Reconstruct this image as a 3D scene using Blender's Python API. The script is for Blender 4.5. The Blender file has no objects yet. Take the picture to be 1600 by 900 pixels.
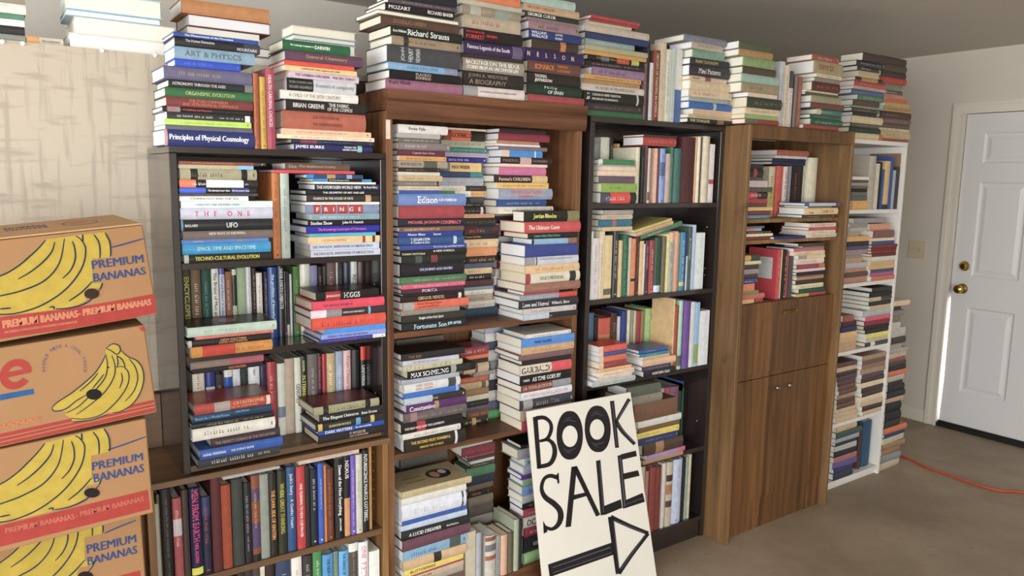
import bpy, math, random
from mathutils import Vector, Matrix
# ------------------------------------------------------------------ camera model (fitted to the furniture)
F,YAW,PIT,ROLL,D,H=1188.28,.6135,.1415,.016,2.162,1.5872
cy,sy=math.cos(YAW),math.sin(YAW);cp,sp=math.cos(PIT),math.sin(PIT);cr,sr=math.cos(ROLL),math.sin(ROLL)
R0=Vector((cy,-sy,0));FW=Vector((sy*cp,cy*cp,-sp));UP=Vector((sy*sp,cy*sp,cp))
def ray(px,py):
    a,b=px-800,py-450; x=a*cr+b*sr; y=-a*sr+b*cr
    return FW*F+R0*x-UP*y
def onY(px,py,Y):
    d=ray(px,py); t=(Y+D)/d.y; return d.x*t,H+d.z*t
def onX(px,py,X):
    d=ray(px,py); t=X/d.x; return -D+d.y*t,H+d.z*t
def onZ(px,py,Z):
    d=ray(px,py); t=(Z-H)/d.z; return d.x*t,-D+d.y*t
sc=bpy.context.scene
COL=sc.collection
rnd=random.Random(7)
def lin(c): return c/12.92 if c<=.04045 else ((c+.055)/1.055)**2.4
def rgb(h,g=1.0):
    h=h.strip().lstrip('#')
    if len(h)==3: h=''.join(c*2 for c in h)
    return tuple(min(.85,lin(int(h[i:i+2],16)/255)*g) for i in (0,2,4))+(1,)
def brgb(h,g=1.0,sat=.86):
    c=rgb(h,g); l=.3*c[0]+.59*c[1]+.11*c[2]
    return tuple(l+(v-l)*sat+.006 for v in c[:3])+(1,)
# ------------------------------------------------------------------ materials
def nodes(name):
    m=bpy.data.materials.new(name); m.use_nodes=True; nt=m.node_tree
    return m,nt,nt.nodes['Principled BSDF']
def mat(name,col,rough=.6,metal=0,bump=0,bscale=200,spec=.5,var=0,vscale=8):
    m,nt,b=nodes(name); b.inputs['Base Color'].default_value=col if len(col)==4 else (*col,1)
    b.inputs['Roughness'].default_value=rough; b.inputs['Metallic'].default_value=metal
    b.inputs['Specular IOR Level'].default_value=spec
    tc=nt.nodes.new('ShaderNodeTexCoord')
    if var:
        n=nt.nodes.new('ShaderNodeTexNoise'); n.inputs['Scale'].default_value=vscale; n.inputs['Detail'].default_value=6
        r=nt.nodes.new('ShaderNodeMapRange'); r.inputs[1].default_value=.3; r.inputs[2].default_value=.7; r.inputs[3].default_value=1-var; r.inputs[4].default_value=1+var
        v=nt.nodes.new('ShaderNodeVectorMath'); v.operation='SCALE'; v.inputs[0].default_value=tuple(b.inputs['Base Color'].default_value)[:3]
        nt.links.new(tc.outputs['Object'],n.inputs['Vector']); nt.links.new(n.outputs['Fac'],r.inputs[0]); nt.links.new(r.outputs[0],v.inputs['Scale']); nt.links.new(v.outputs[0],b.inputs['Base Color'])
    if bump:
        n=nt.nodes.new('ShaderNodeTexNoise'); n.inputs['Scale'].default_value=bscale
        bp=nt.nodes.new('ShaderNodeBump'); bp.inputs['Strength'].default_value=bump; bp.inputs['Distance'].default_value=.002
        nt.links.new(tc.outputs['Object'],n.inputs['Vector']); nt.links.new(n.outputs['Fac'],bp.inputs['Height']); nt.links.new(bp.outputs[0],b.inputs['Normal'])
    return m
def wood(name,c0,c1,rough=.45,axis='Z',scale=1.0,knots=True,planks=0):
    m,nt,b=nodes(name); N=nt.nodes.new; L=nt.links.new
    tc=N('ShaderNodeTexCoord'); mp=N('ShaderNodeMapping'); L(tc.outputs['Object'],mp.inputs[0])
    s=[22*scale]*3; s['XYZ'.index(axis)]=1.3*scale; mp.inputs['Scale'].default_value=s
    n=N('ShaderNodeTexNoise'); n.inputs['Scale'].default_value=1.6; n.inputs['Detail'].default_value=9; n.inputs['Roughness'].default_value=.62; n.inputs['Distortion'].default_value=.6
    L(mp.outputs[0],n.inputs['Vector'])
    cr_=N('ShaderNodeValToRGB'); cr_.color_ramp.elements[0].position=.32; cr_.color_ramp.elements[1].position=.68
    cr_.color_ramp.elements[0].color=c0; cr_.color_ramp.elements[1].color=c1; L(n.outputs['Fac'],cr_.inputs[0])
    out=cr_.outputs[0]
    if planks:
        sx=N('ShaderNodeSeparateXYZ'); L(tc.outputs['Object'],sx.inputs[0])
        a=N('ShaderNodeMath'); a.operation='MULTIPLY'; a.inputs[1].default_value=planks; L(sx.outputs['X'],a.inputs[0])
        f=N('ShaderNodeMath'); f.operation='FLOOR'; L(a.outputs[0],f.inputs[0])
        w=N('ShaderNodeTexWhiteNoise'); w.noise_dimensions='1D'; L(f.outputs[0],w.inputs['W'])
        r=N('ShaderNodeMapRange'); r.inputs[3].default_value=.72; r.inputs[4].default_value=1.3; L(w.outputs['Value'],r.inputs[0])
        v=N('ShaderNodeVectorMath'); v.operation='SCALE'; L(out,v.inputs[0]); L(r.outputs[0],v.inputs['Scale']); out=v.outputs[0]
    if knots:
        k=N('ShaderNodeTexNoise'); k.inputs['Scale'].default_value=9*scale; k.inputs['Detail'].default_value=3
        L(tc.outputs['Object'],k.inputs['Vector'])
        r=N('ShaderNodeMapRange'); r.inputs[1].default_value=.66; r.inputs[2].default_value=.78; r.inputs[3].default_value=1; r.inputs[4].default_value=.45; L(k.outputs['Fac'],r.inputs[0])
        v=N('ShaderNodeVectorMath'); v.operation='SCALE'; L(out,v.inputs[0]); L(r.outputs[0],v.inputs['Scale']); out=v.outputs[0]
    L(out,b.inputs['Base Color']); b.inputs['Roughness'].default_value=rough
    bp=N('ShaderNodeBump'); bp.inputs['Strength'].default_value=.15; bp.inputs['Distance'].default_value=.002; L(n.outputs['Fac'],bp.inputs['Height']); L(bp.outputs[0],b.inputs['Normal'])
    return m
def colmat(name,rough,spec=.5,pages=False,bump=0):
    m,nt,b=nodes(name); N=nt.nodes.new; L=nt.links.new
    a=N('ShaderNodeAttribute'); a.attribute_name='Col'; out=a.outputs['Color']
    tc=N('ShaderNodeTexCoord')
    v=N('ShaderNodeVectorMath'); v.operation='SCALE'; L(out,v.inputs[0])
    if pages:
        n=N('ShaderNodeTexNoise'); n.inputs['Scale'].default_value=.9; n.inputs['Detail'].default_value=3; L(tc.outputs['UV'],n.inputs['Vector'])
        r=N('ShaderNodeMapRange'); r.inputs[1].default_value=.3; r.inputs[2].default_value=.7; r.inputs[3].default_value=.88; r.inputs[4].default_value=1.03
    else:
        n=N('ShaderNodeTexNoise'); n.inputs['Scale'].default_value=45; n.inputs['Detail'].default_value=5; L(tc.outputs['Object'],n.inputs['Vector'])
        r=N('ShaderNodeMapRange'); r.inputs[1].default_value=.3; r.inputs[2].default_value=.7; r.inputs[3].default_value=.9; r.inputs[4].default_value=1.08
    L(n.outputs['Fac'],r.inputs[0]); L(r.outputs[0],v.inputs['Scale']); L(v.outputs[0],b.inputs['Base Color'])
    b.inputs['Roughness'].default_value=rough; b.inputs['Specular IOR Level'].default_value=spec
    return m
M={}
M['cloth']=colmat('book_cloth',.6,.35); M['gloss']=colmat('dust_jacket',.33,.5); M['pages']=colmat('paper_pages',.85,.2,True)
M['ink']=colmat('spine_lettering',.5,.3)
BM=[M['cloth'],M['gloss'],M['pages'],M['ink']]
M['espresso']=wood('espresso_laminate',rgb('251f1e'),rgb('2e2725'),.24,'Z',.8,False)
M['walnut']=wood('walnut_wood',rgb('54351f'),rgb('8a6142'),.45,'Z',.8)
M['walnutx']=wood('walnut_shelf_wood',rgb('4c2f20'),rgb('7c5238'),.45,'X',.8)
M['oak']=wood('rustic_oak_veneer',rgb('4d331c'),rgb('7c5530'),.5,'Z',.7,True,9)
M['oakside']=wood('rustic_oak_side',rgb('5f452b'),rgb('8a6842'),.55,'Z',.7,True)
for _m in (M['espresso'],):
    _b=_m.node_tree.nodes['Principled BSDF']; _b.inputs['Coat Weight'].default_value=.8; _b.inputs['Coat Roughness'].default_value=.12
M['brownx']=wood('brown_laminate',rgb('55402c'),rgb('7e5f44'),.45,'X',.6,False)
M['brownz']=wood('brown_laminate_upright',rgb('6e4e2e'),rgb('9c7446'),.5,'Z',.6,False)
M['white']=mat('white_laminate',rgb('e6e2dc'),.5,0,.05)
# ------------------------------------------------------------------ mesh builder
class MB:
    def __init__(s): s.v=[];s.f=[];s.c=[];s.m=[];s.u=[]
    def face(s,pts,col=(.8,.8,.8,1),m=0,u=None):
        i=len(s.v); s.v+= [tuple(p) for p in pts]; s.f.append(tuple(range(i,i+len(pts)))); s.c.append(col); s.m.append(m); s.u.append(u or [0]*len(pts))
    def hexa(s,P,col=(.8,.8,.8,1),m=0,uz=False):
        # P: 8 pts, bottom 4 ccw (x0y0,x1y0,x1y1,x0y1) then top 4
        i=len(s.v); s.v+=[tuple(p) for p in P]
        for q in ((0,3,2,1),(4,5,6,7),(0,1,5,4),(1,2,6,5),(2,3,7,6),(3,0,4,7)):
            s.f.append(tuple(i+k for k in q)); s.c.append(col); s.m.append(m)
            s.u.append([ (P[k][2]*1000 if uz else 0) for k in q])
    def box(s,x0,x1,y0,y1,z0,z1,col=(.8,.8,.8,1),m=0,uz=False):
        s.hexa([(x0,y0,z0),(x1,y0,z0),(x1,y1,z0),(x0,y1,z0),(x0,y0,z1),(x1,y0,z1),(x1,y1,z1),(x0,y1,z1)],col,m,uz)
    def cyl(s,c,axis,r,h,n=20,col=(.8,.8,.8,1),m=0,r2=None):
        r2=r if r2 is None else r2
        ax=Vector(axis).normalized(); a=ax.orthogonal().normalized(); b=ax.cross(a); c=Vector(c)
        P=[c+(a*math.cos(t)+b*math.sin(t))*r for t in [2*math.pi*k/n for k in range(n)]]
        Q=[c+ax*h+(a*math.cos(t)+b*math.sin(t))*r2 for t in [2*math.pi*k/n for k in range(n)]]
        for k in range(n): s.face([P[k],P[(k+1)%n],Q[(k+1)%n],Q[k]],col,m)
        s.face(P[::-1],col,m); s.face(Q,col,m)
    def add(s,o,Mx):
        i=len(s.v); s.v+=[tuple(Mx@Vector(p)) for p in o.v]; s.f+=[tuple(i+k for k in f) for f in o.f]; s.c+=o.c; s.m+=o.m; s.u+=o.u
    def build(s,name,mats,parent=None,smooth=False,bevel=0,weld=False):
        me=bpy.data.meshes.new(name); me.from_pydata(s.v,[],s.f)
        if not isinstance(mats,(list,tuple)): mats=[mats]
        for x in mats: me.materials.append(x)
        me.polygons.foreach_set('material_index',[min(k,len(mats)-1) for k in s.m])
        ca=me.color_attributes.new('Col','FLOAT_COLOR','CORNER')
        cl=[];ul=[]
        for f,c,u in zip(s.f,s.c,s.u):
            for k in range(len(f)): cl+=list(c); ul+=[u[k],0.0]
        ca.data.foreach_set('color',cl)
        uv=me.uv_layers.new(name='UVMap'); uv.data.foreach_set('uv',ul)
        if smooth: me.polygons.foreach_set('use_smooth',[True]*len(s.f))
        me.update()
        o=bpy.data.objects.new(name,me); COL.objects.link(o)
        if parent: o.parent=parent
        if bevel:
            md=o.modifiers.new('bevel','BEVEL'); md.width=bevel; md.segments=2; md.limit_method='ANGLE'
        return o
def empty(name,loc=(0,0,0)):
    o=bpy.data.objects.new(name,None); COL.objects.link(o); o.location=loc; o.empty_display_size=.05; return o
def tag(o,label=None,cat=None,group=None,kind=None):
    if label: o['label']=label
    if cat: o['category']=cat
    if group: o['group']=group
    if kind: o['kind']=kind
    return o
# text -> faces in unit box
_T={}
def textfaces(t,bold=.015):
    k=(t,bold)
    if k in _T: return _T[k]
    cu=bpy.data.curves.new('t','FONT'); cu.body=t; cu.resolution_u=2; cu.offset=bold; cu.align_x='LEFT'
    o=bpy.data.objects.new('t',cu); COL.objects.link(o)
    bpy.context.view_layer.update()
    me=bpy.data.meshes.new_from_object(o.evaluated_get(bpy.context.evaluated_depsgraph_get()))
    vs=[v.co.copy() for v in me.vertices]; fs=[tuple(p.vertices) for p in me.polygons]
    bpy.data.objects.remove(o); bpy.data.curves.remove(cu); bpy.data.meshes.remove(me)
    if not vs: _T[k]=([],[],1); return _T[k]
    x0=min(v.x for v in vs);x1=max(v.x for v in vs);y0=min(v.y for v in vs);y1=max(v.y for v in vs)
    w=max(x1-x0,1e-6);h=max(y1-y0,1e-6)
    _T[k]=([((v.x-x0)/w,(v.y-y0)/h) for v in vs],fs,w/h); return _T[k]
# ------------------------------------------------------------------ books
PAGEC=['f4f0e8','f0eadc','eee6d2','f6f4f0','f1ebe0','e8dec6','f4f2ee']
def booksect(kind,L,Dp,T,col,bands,pc,seed,text,tc,defw=None):
    """returns cover MB, pages MB, lettering MB (or None); local x along the spine, y depth, z thickness"""
    r=random.Random(seed)
    cv,pg,tx=MB(),MB(),[]
    hard=kind in('h','g')
    mi=0 if kind=='h' else 1
    b=min(.0026,T*.16) if hard else min(.0008,T*.1)
    bulge=min(.007,T*.16) if hard else min(.0012,T*.05)
    fore=kind=='f'
    if fore: b=min(.0026,T*.16)
    def Y(y): return Dp-y if fore else y
    ex=.003 if (hard or fore) else .0006
    cuts=sorted(set([0,1]+[min(1,max(0,v)) for (p,q,c) in bands for v in (p,q)]))
    def bc(x):
        for (p,q,c) in bands:
            if p<=x<=q: return c
        return col
    n=5 if hard else 2
    def by(z): return -bulge*(1-(2*z/T-1)**2)
    for a,c in zip(cuts,cuts[1:]):
        k=bc((a+c)/2); x0,x1=a*L,c*L
        zs=[T*i/n for i in range(n+1)]
        for z0,z1 in zip(zs,zs[1:]):
            P=[(x0,Y(by(z0)),z0),(x1,Y(by(z0)),z0),(x1,Y(by(z1)),z1),(x0,Y(by(z1)),z1)]
            cv.face(P[::-1] if fore else P,k,mi)
    inner=.003 if hard else .0008
    for X,fl in ((0,0),(L,1)):
        k=bc(.01 if X==0 else .99)
        P=[(X,Y(by(T*i/n)),T*i/n) for i in range(n+1)]+[(X,Y(inner),T),(X,Y(inner),0)]
        cv.face(P if fl^fore else P[::-1],k,mi)
    cv.face([(0,Y(inner),0),(0,Y(inner),T),(L,Y(inner),T),(L,Y(inner),0)],col,mi)
    y0,y1=(0,Dp)
    if fore: y0,y1=0,Dp
    cv.box(0,L,y0,y1,0,b,col,mi); cv.box(0,L,y0,y1,T-b,T,col,mi)
    pm=.004 if (hard or fore) else .0004
    if fore: pg.box(ex,L-ex,pm,Dp-.003,b,T-b,pc,2,True)
    else: pg.box(ex,L-ex,inner,Dp-pm,b,T-b,pc,2,True)
    # lettering
    if not fore and text!='-':
        def quad(x0,x1,z0,z1,c):
            e=.0005
            zm=(z0+z1)/2
            cv.face([(x0*L,by(z0*T)-e,z0*T),(x1*L,by(z0*T)-e,z0*T),(x1*L,by(z1*T)-e,z1*T),(x0*L,by(z1*T)-e,z1*T)],c,3)
        if text=='~':
            if r.random()<.86:
                h=r.uniform(.26,.42); zc=r.uniform(.44,.56)
                segs=[(r.uniform(.1,.2),r.uniform(.5,.72),h)]
                if r.random()<.6: segs.append((segs[0][1]+.06,r.uniform(.84,.93),h*.7))
                for (a,c,hh) in segs:
                    pitch=max(.0035,hh*T*.62)/L; x=a; wl=r.randint(3,7)
                    while x<c:
                        if wl==0: x+=pitch; wl=r.randint(2,8); continue
                        zt=hh*(1 if r.random()<.35 else .8)
                        if r.random()<.5: quad(x,x+pitch*.3,zc-hh/2,zc-hh/2+zt,tc)
                        else: quad(x,x+pitch*.62,zc-hh/2,zc-hh/2+zt*.34,tc); quad(x+pitch*.1,x+pitch*.35,zc-hh/2+zt*.34,zc-hh/2+zt,tc)
                        x+=pitch; wl-=1
                if r.random()<.5: quad(.945,.965,.35,.65,tc)
        else:
            for run in text.split('/'):
                p=run.split(':'); s=p[0]; a,c=(.1,.9); z0,z1=.26,.72; rot=False
                if len(p)>1 and p[1]: a,c=[float(q) for q in p[1].split('-')]
                if len(p)>2:
                    if 't' in p[2]: z0,z1=.52,.86
                    if 'b' in p[2]: z0,z1=.14,.46
                    if 'r' in p[2]: rot=True; z0,z1=.12,.88
                    if 'B' in p[2]: z0,z1=.2,.8
                tx.append(MB()); tm=tx[-1]
                vs,fs,asp=textfaces(s.replace('_','   '),0)
                W=(c-a)*L;Hh=(z1-z0)*T
                if rot:
                    for f in fs:
                        P=[]
                        for i in f:
                            u,v=vs[i]; z=(z0+u*(z1-z0))*T; P.append(((c-v*(c-a))*L,by(z)-.0007,z))
                        tm.face(P,tc,3)
                else:
                    w=min(W,Hh*asp*1.15); off=0 if len(p)>1 else (W-w)/2
                    if w>=W and Hh*asp>W*1.05:
                        h2=max(W/asp*1.3,Hh*.5); h2=min(Hh,h2); z0=z0+(Hh-h2)/2/T; Hh=h2; z1=z0+Hh/T
                    for sh in (-.5,.5):
                      for f in fs:
                        P=[]
                        for i in f:
                            u,v=vs[i]; z=(z0+v*(z1-z0))*T; P.append((a*L+off+u*w+sh*.055*Hh,by(z)-.0007-.00005*(sh>0),z))
                        tm.face(P,tc,3)
    return cv,pg,tx
NAMES=[('black','151315'),('black','26221f'),('charcoal','3c3a3c'),('dark grey','55524f'),('grey','8a8682'),('light grey','b8b5b0'),('white','e2e0de'),('white','d2d2d8'),
('cream','e4d6b8'),('cream','d4c6ae'),('cream','e6cfa6'),('beige','b4a486'),('tan','c09a66'),('tan','a8875a'),('brown','7a5238'),('dark brown','4a3226'),('dark brown','3c2a22'),('greyish brown','7c6a5e'),
('maroon','5c2630'),('maroon','6e2c30'),('dark purple','3e2846'),('purple','5c3c7c'),('mauve','8a6a7c'),('mauve','9c8290'),('lilac','b49cc4'),('lilac','8c80b8'),('red','b83438'),('red','9c3034'),('bright red','dc3c3c'),('coral red','e05c48'),('pink','d8689a'),('pink','dc9aa4'),('pink','c85878'),
('orange','e07c34'),('orange','d87048'),('rust brown','9c4a2c'),('terracotta','b0604a'),('peach','e4b890'),('yellow','e6c63c'),('golden yellow','dca844'),('mustard','b09040'),('olive','6a6a40'),('olive','8c8a50'),('lime green','a8c848'),('light green','94b878'),('green','3c8048'),('green','54805a'),('dark green','1f4a34'),('dark green','2a3c32'),('teal','3c8080'),('teal','34748c'),
('pale green','a4c0a8'),('light blue','90b8dc'),('pale blue','c4d4ec'),('sky blue','3ca0dc'),('blue','2c5cac'),('blue','4c74c0'),('bright blue','3a6cd8'),('greyish blue','7c8ca4'),('navy','26305c'),('navy','2c3850'),('dark blue','303c80'),('indigo','4044a0'),('slate blue','5c6884')]
def cname(h):
    h=h.strip()
    if len(h)==3: h=''.join(c*2 for c in h)
    c=[int(h[i:i+2],16) for i in (0,2,4)]
    def d(n):
        k=[int(n[i:i+2],16) for i in (0,2,4)]
        dr,dg,db=[a-b for a,b in zip(c,k)]; 
        sc_=(max(c)-min(c))-(max(k)-min(k))
        return dr*dr*1.0+dg*dg*1.6+db*db*.9+sc_*sc_*.8
    return min(NAMES,key=lambda n:d(n[1]))[0]
ORD=['','topmost','second','third','fourth','fifth','sixth','seventh','eighth','ninth','tenth','eleventh','twelfth','thirteenth','fourteenth','fifteenth','sixteenth','seventeenth','eighteenth','nineteenth','twentieth','twenty-first','twenty-second']
BOOKS=[]   # dicts
def nm_tc(h):
    n=cname(h); return n
def parse(line,nc):
    p=line.split('|'); a=p[0].split()
    nums=[float(x) for x in a[:nc]]; col=a[nc] if len(a)>nc else None; k=a[nc+1] if len(a)>nc+1 else 'h'
    text=' '.join(a[nc+2:]) or '~'; tc=(p[1].strip() if len(p)>1 else '')
    bands=[]
    if ':' in tc: p=[p[0],'']+p[1:]; tc=''
    if len(p)>2 and p[2].strip():
        for q in p[2].split(','):
            rg,c=q.strip().split(':'); a0,a1=rg.split('-'); bands.append((float(a0),float(a1),c))
    return nums,col,k,text,tc,bands
def lum(h):
    c=rgb(h); return .3*c[0]+.6*c[1]+.1*c[2]
def autoc(col,r):
    col=col or '888'
    if lum(col)<.22: return r.choice(['e8e4d8','d8c890','c8b078','e0dcd8','d0ccd0'])
    return r.choice(['33302c','4a3c38','5a3030','2c3450','444444'])
CROPS={'C1':(230,40,4.5),'C2':(400,30,4.286),'C3':(540,0,5.626),'C4':(710,0,5.452),'C5':(900,10,4.738),'C6':(1120,50,5),'C7':(225,230,4.736),'C8':(420,230,4.735),'C9':(270,400,5.294),'C10':(430,400,5.295),'C11':(280,540,4.739),'C12':(430,540,4.737),'C13':(230,700,4.5),'C14':(410,690,4.286),'C15':(600,180,5.294),'C16':(740,190,5.294),'C17':(600,340,4.739),'C18':(740,320,4.739),'C19':(600,510,4.283),'C20':(740,480,4.283),'C21':(600,690,4.283),'C22':(720,670,3.911),'C23':(900,180,6),'C24':(900,320,6),'C25':(900,460,6.43),'C26':(900,570,3.104),'C27':(1140,190,5.625),'C28':(1140,340,6.43),'C30':(1300,210,3.754),'C31':(1290,430,2.65),'C0':(0,0,3.75),'P':(0,0,1)}
def cpx(c,x,y):
    a=CROPS[c]; return a[0]+x/a[2],a[1]+y/a[2]
NOTES=[]
def stack(key,crop,Y,base,place,group,data,depth=.15,gain=1.0,jit=.006,rot=.03,xmax=None,xmin=None,lift=True):
    r=random.Random(key); rows=[]
    for ln in data.strip().split('\n'):
        ln=ln.strip()
        if not ln: continue
        if ln[0]=='@': crop=ln[1:]; continue
        if ln[0]=='=':
            a=ln[1:].split(); rows.append(('end',onY(*cpx(crop,float(a[1]),float(a[0])),Y)[1])); continue
        nums,col,k,text,tc,bands=parse(ln,3)
        X0,Z0=onY(*cpx(crop,nums[1],nums[0]),Y)
        px,py=cpx(crop,nums[2],nums[0])
        # right end lies at the same height: solve along the spine
        y=cpx(crop,nums[1],nums[0])[1]
        for _ in range(4):
            X1,Z1=onY(px,y,Y); y+=(Z1-Z0)*350
        rows.append(('b',Z0,X0,X1,col,k,text,tc,bands))
    assert rows[-1][0]=='end',key
    if base is None: base=rows[-1][1]
    dz=base-rows[-1][1]
    if abs(dz)>.012: NOTES.append((key,round(dz,3)))
    zs=[q[1]+dz for q in rows]
    n=len(rows)-1
    zb=base; out=[]
    for i in range(n-1,-1,-1):
        T=max(.0055,zs[i]-max(zb,zs[i+1]) if zs[i]-zb>.0055 else .0055)
        _,_,X0,X1,col,k,text,tc,bands=rows[i]
        T=max(.0055,zs[i]-zb)
        L=max(.09,X1-X0); 
        if xmin is not None: X0=max(X0,xmin)
        if xmax is not None and X0+L>xmax: L=max(.1,xmax-X0)
        dp=min(depth,max(.1,L*.68))*r.uniform(.93,1.0)
        out.append(dict(key=key,up=False,x=X0,y=Y+r.uniform(0,jit),z=zb,L=L,D=dp,T=T-.0004,rot=r.uniform(-rot,rot),lean=0,col=col,k=k,text=text,tc=tc,bands=bands,gain=gain,i=i+1,n=n,place=place,group=group,seed=key+str(i)))
        zb+=T
    BOOKS.extend(out); return zb
def row(key,crop,Y,base,yref,place,group,data,depth=.15,gain=1.0,jit=.006,lean=0):
    r=random.Random(key); out=[]
    lines=[l.strip() for l in data.strip().split('\n') if l.strip()]
    xe=-9
    cnt=0
    for ln in lines:
        if ln[0]=='@':
            a=ln[1:].split(); crop=a[0]; yref=float(a[1]); continue
        nums,col,k,text,tc,bands=parse(ln,3)
        X0,_=onY(*cpx(crop,nums[0],yref),Y); X1,_=onY(*cpx(crop,nums[1],yref),Y)
        _,Zt=onY(*cpx(crop,nums[0],nums[2]),Y)
        X0=max(X0,xe+.0003); X1=max(X1,X0+.006); xe=X1
        cnt+=1
        L=max(.1,Zt-base)
        dp=min(depth,max(.09,L*.7))*r.uniform(.93,1)
        out.append(dict(key=key,up=True,x=X0,y=Y+r.uniform(0,jit),z=base,L=L,D=dp,T=X1-X0-.0006,rot=0,lean=lean,col=col,k=k,text=text,tc=tc,bands=bands,gain=gain,i=cnt,place=place,group=group,seed=key+str(cnt)))
    for o in out: o['n']=cnt
    BOOKS.extend(out); return max(o['z']+o['L'] for o in out)
WORLD,EXPO=10.0,0.57
# ------------------------------------------------------------------ surfaces (heights of shelf tops, metres)
T1=1.661; S1a,S1b,S1c=1.351,1.096,.782; S0a=.455
T2=1.854; S2a,S2b,S2c=1.096,.69,.14
T3=1.824; S3a,S3b,S3c,S3d,S3e=1.504,1.138,.802,.429,.1
T4=1.83; S4a,S4b,S4c=1.436,1.345,1.068
T5=1.812; S5a,S5b,S5c,S5d,S5e=1.466,1.094,.743,.365,.05
TT=1.932
# ---- on top of the small dark bookcase
stack('A1','C1',.0,T1,'left pile atop the small dark bookcase','piled science books on the small dark bookcase','''
58 185 785 2a4a9c g The Measurement of the Mountains:.12-.92|e8e8f0
92 197 795 1c1c20 g The Human Dimension:.12-.45:t/MOUNTAINS:.72-.96:b|c8c8cc|.8-1:3a3c44
160 190 755 7f9fb4 h ART & PHYSICS:.12-.82|54687c
247 195 655 2b4cc0 h ~|4c74d8
295 115 765 64607e h ~|a89070
393 145 760 26262a h ASTRONOMY THROUGH THE AGES:.04-.66|c4c0b8|.9-1:777777
447 125 745 2a6638 h ORGANISMIC EVOLUTION:.22-.78|a9b46a
515 130 740 7a3333 h THE STARS COMPANION:.25-.7:t/AND ASTRONOMICAL COMPANION:.18-.82:b|c07050
582 110 735 171517 g To Infinity and Beyond:.22-.72/KAKU:.05-.18|d83030|.05-.19:8c8c88
622 135 745 222226 p ~|d8d4d0|.9-.96:e8e4e0
670 125 735 b4d84a p ~|7c9c38
713 130 745 5d5a68 p ~|c8c4cc
745 115 750 24306e g Principles of Physical Cosmology:.05-.93:B|f0f0f4|0-.03:c89898
= 862 115''',depth=.17)
row('A2','C1',.0,T1,600,'small upright trio atop the small dark bookcase','three upright books on the small dark bookcase','''
752 792 335 a4542c h ~|7c3818
796 840 358 c8a030 h ~|7c5c18
842 900 300 a83c54 p HEALTH CARDINAL CHOICES:.08-.72:B|e8c8cc''',depth=.17)
stack('A3','C2',.0,T1,'right pile atop the small dark bookcase','piled science books on the small dark bookcase','''
140 180 630 1a6038 g The Cambridge Companion to:.1-.44/DARWIN:.46-.68:B|e8f0e8
210 200 718 5e3c54 h General Chemistry:.25-.78|b08a44
280 192 658 dc4428 h -
312 195 678 e4c084 p CHEMISTRY with reagents and solids:.22-.75|604830
350 225 688 d4bccc g THE CAMBRIAN EXPLOSION:.06-.55/WALTER L. STARKEY:.6-.94|4c2c64
397 215 670 c4c8cc g PETER COVENEY AND:.03-.35:t/ROGER HIGHFIELD:.03-.35:b/frontiers of complexity:.4-.97|8a8c88|0-.37:1c1a18
478 165 685 e4dfd4 g A CHILD OF THE 20TH CENTURY:.1-.76|8c8880
540 195 730 242022 g BRIAN GREENE:.08-.46/THE FABRIC:.52-.78:t/OF THE COSMOS:.5-.82:b|d0ccc4
615 180 735 b05c46 h THE EVOLUTION OF:.34-.66:t/THE THERMODYNAMICS:.34-.7:b|7c3828
737 175 775 e4bc98 p ~|b06850
775 150 795 e8d4b0 p ~|a87858
808 245 790 25263c g ~|4c70b8|.1-.3:7c3438
838 250 780 2a2c64 g JAMES BURKE:0.01-.45:B/THE DAY THE:.62-.78:t/UNIVERSE CHANGED:.6-.8:b|f0ece8|.8-.86:8cc8b8
= 885 250''',depth=.17)
# ---- second rank: on top of the tan cabinet
stack('Z1','C0',.34,TT,'pale pile at left above the tan board','big books on the tan cabinet','''
-40 385 945 b8d0dc f -
70 385 945 8cb4cc f -
115 435 1200 d8d4c8 f -
210 400 1200 d4cfc0 f -
= 300 400''',depth=.3,rot=.01)
stack('Z2','C0',.38,TT,'pile behind the left pile, above tan board','big books on the tan cabinet','''
-70 1060 1575 c08048 h -
20 1100 1585 8c3c38 f -
90 1090 1525 2a2a2c f -
170 1020 1600 6c4040 f -
225 1000 1590 c0b8a8 f -
= 290 1000''',depth=.26,rot=.02)
stack('Z3','C0',.36,TT,'pile at upper left corner of tan board','books in the upper left corner','''
-60 -90 70 8c8470 h -
0 -90 40 e0dcd0 h -
60 -90 30 4c8468 h -
95 -90 65 e0e0dc h -
135 -90 60 2c2a2c h -
185 -90 50 8c9488 h -
= 235 -90''',depth=.2)
stack('Z4','C0',.34,TT,'lone thin book lying atop the tan board','lone thin book on the tan cabinet','''
205 75 370 d89c50 h THE GOOD WAY:.4-.92|5c5448|.35-1:c8c0ac
= 250 75''',depth=.2,rot=0)
stack('Z5','C2',.2,T1,'half-hidden pile behind the green-topped right pile','half-hidden pile on the small dark bookcase','''
5 245 700 d8d0bc f -
65 250 695 5c8cac f -
100 240 690 d8d0c0 f -
170 240 690 7c7468 h -
300 240 690 a09888 h -
400 240 690 6c5c50 h -
500 240 690 b8b0a0 h -
600 240 690 4c4844 h -
700 240 690 8c7c6c h -
= 860 240''',depth=.1,rot=.0)
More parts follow.
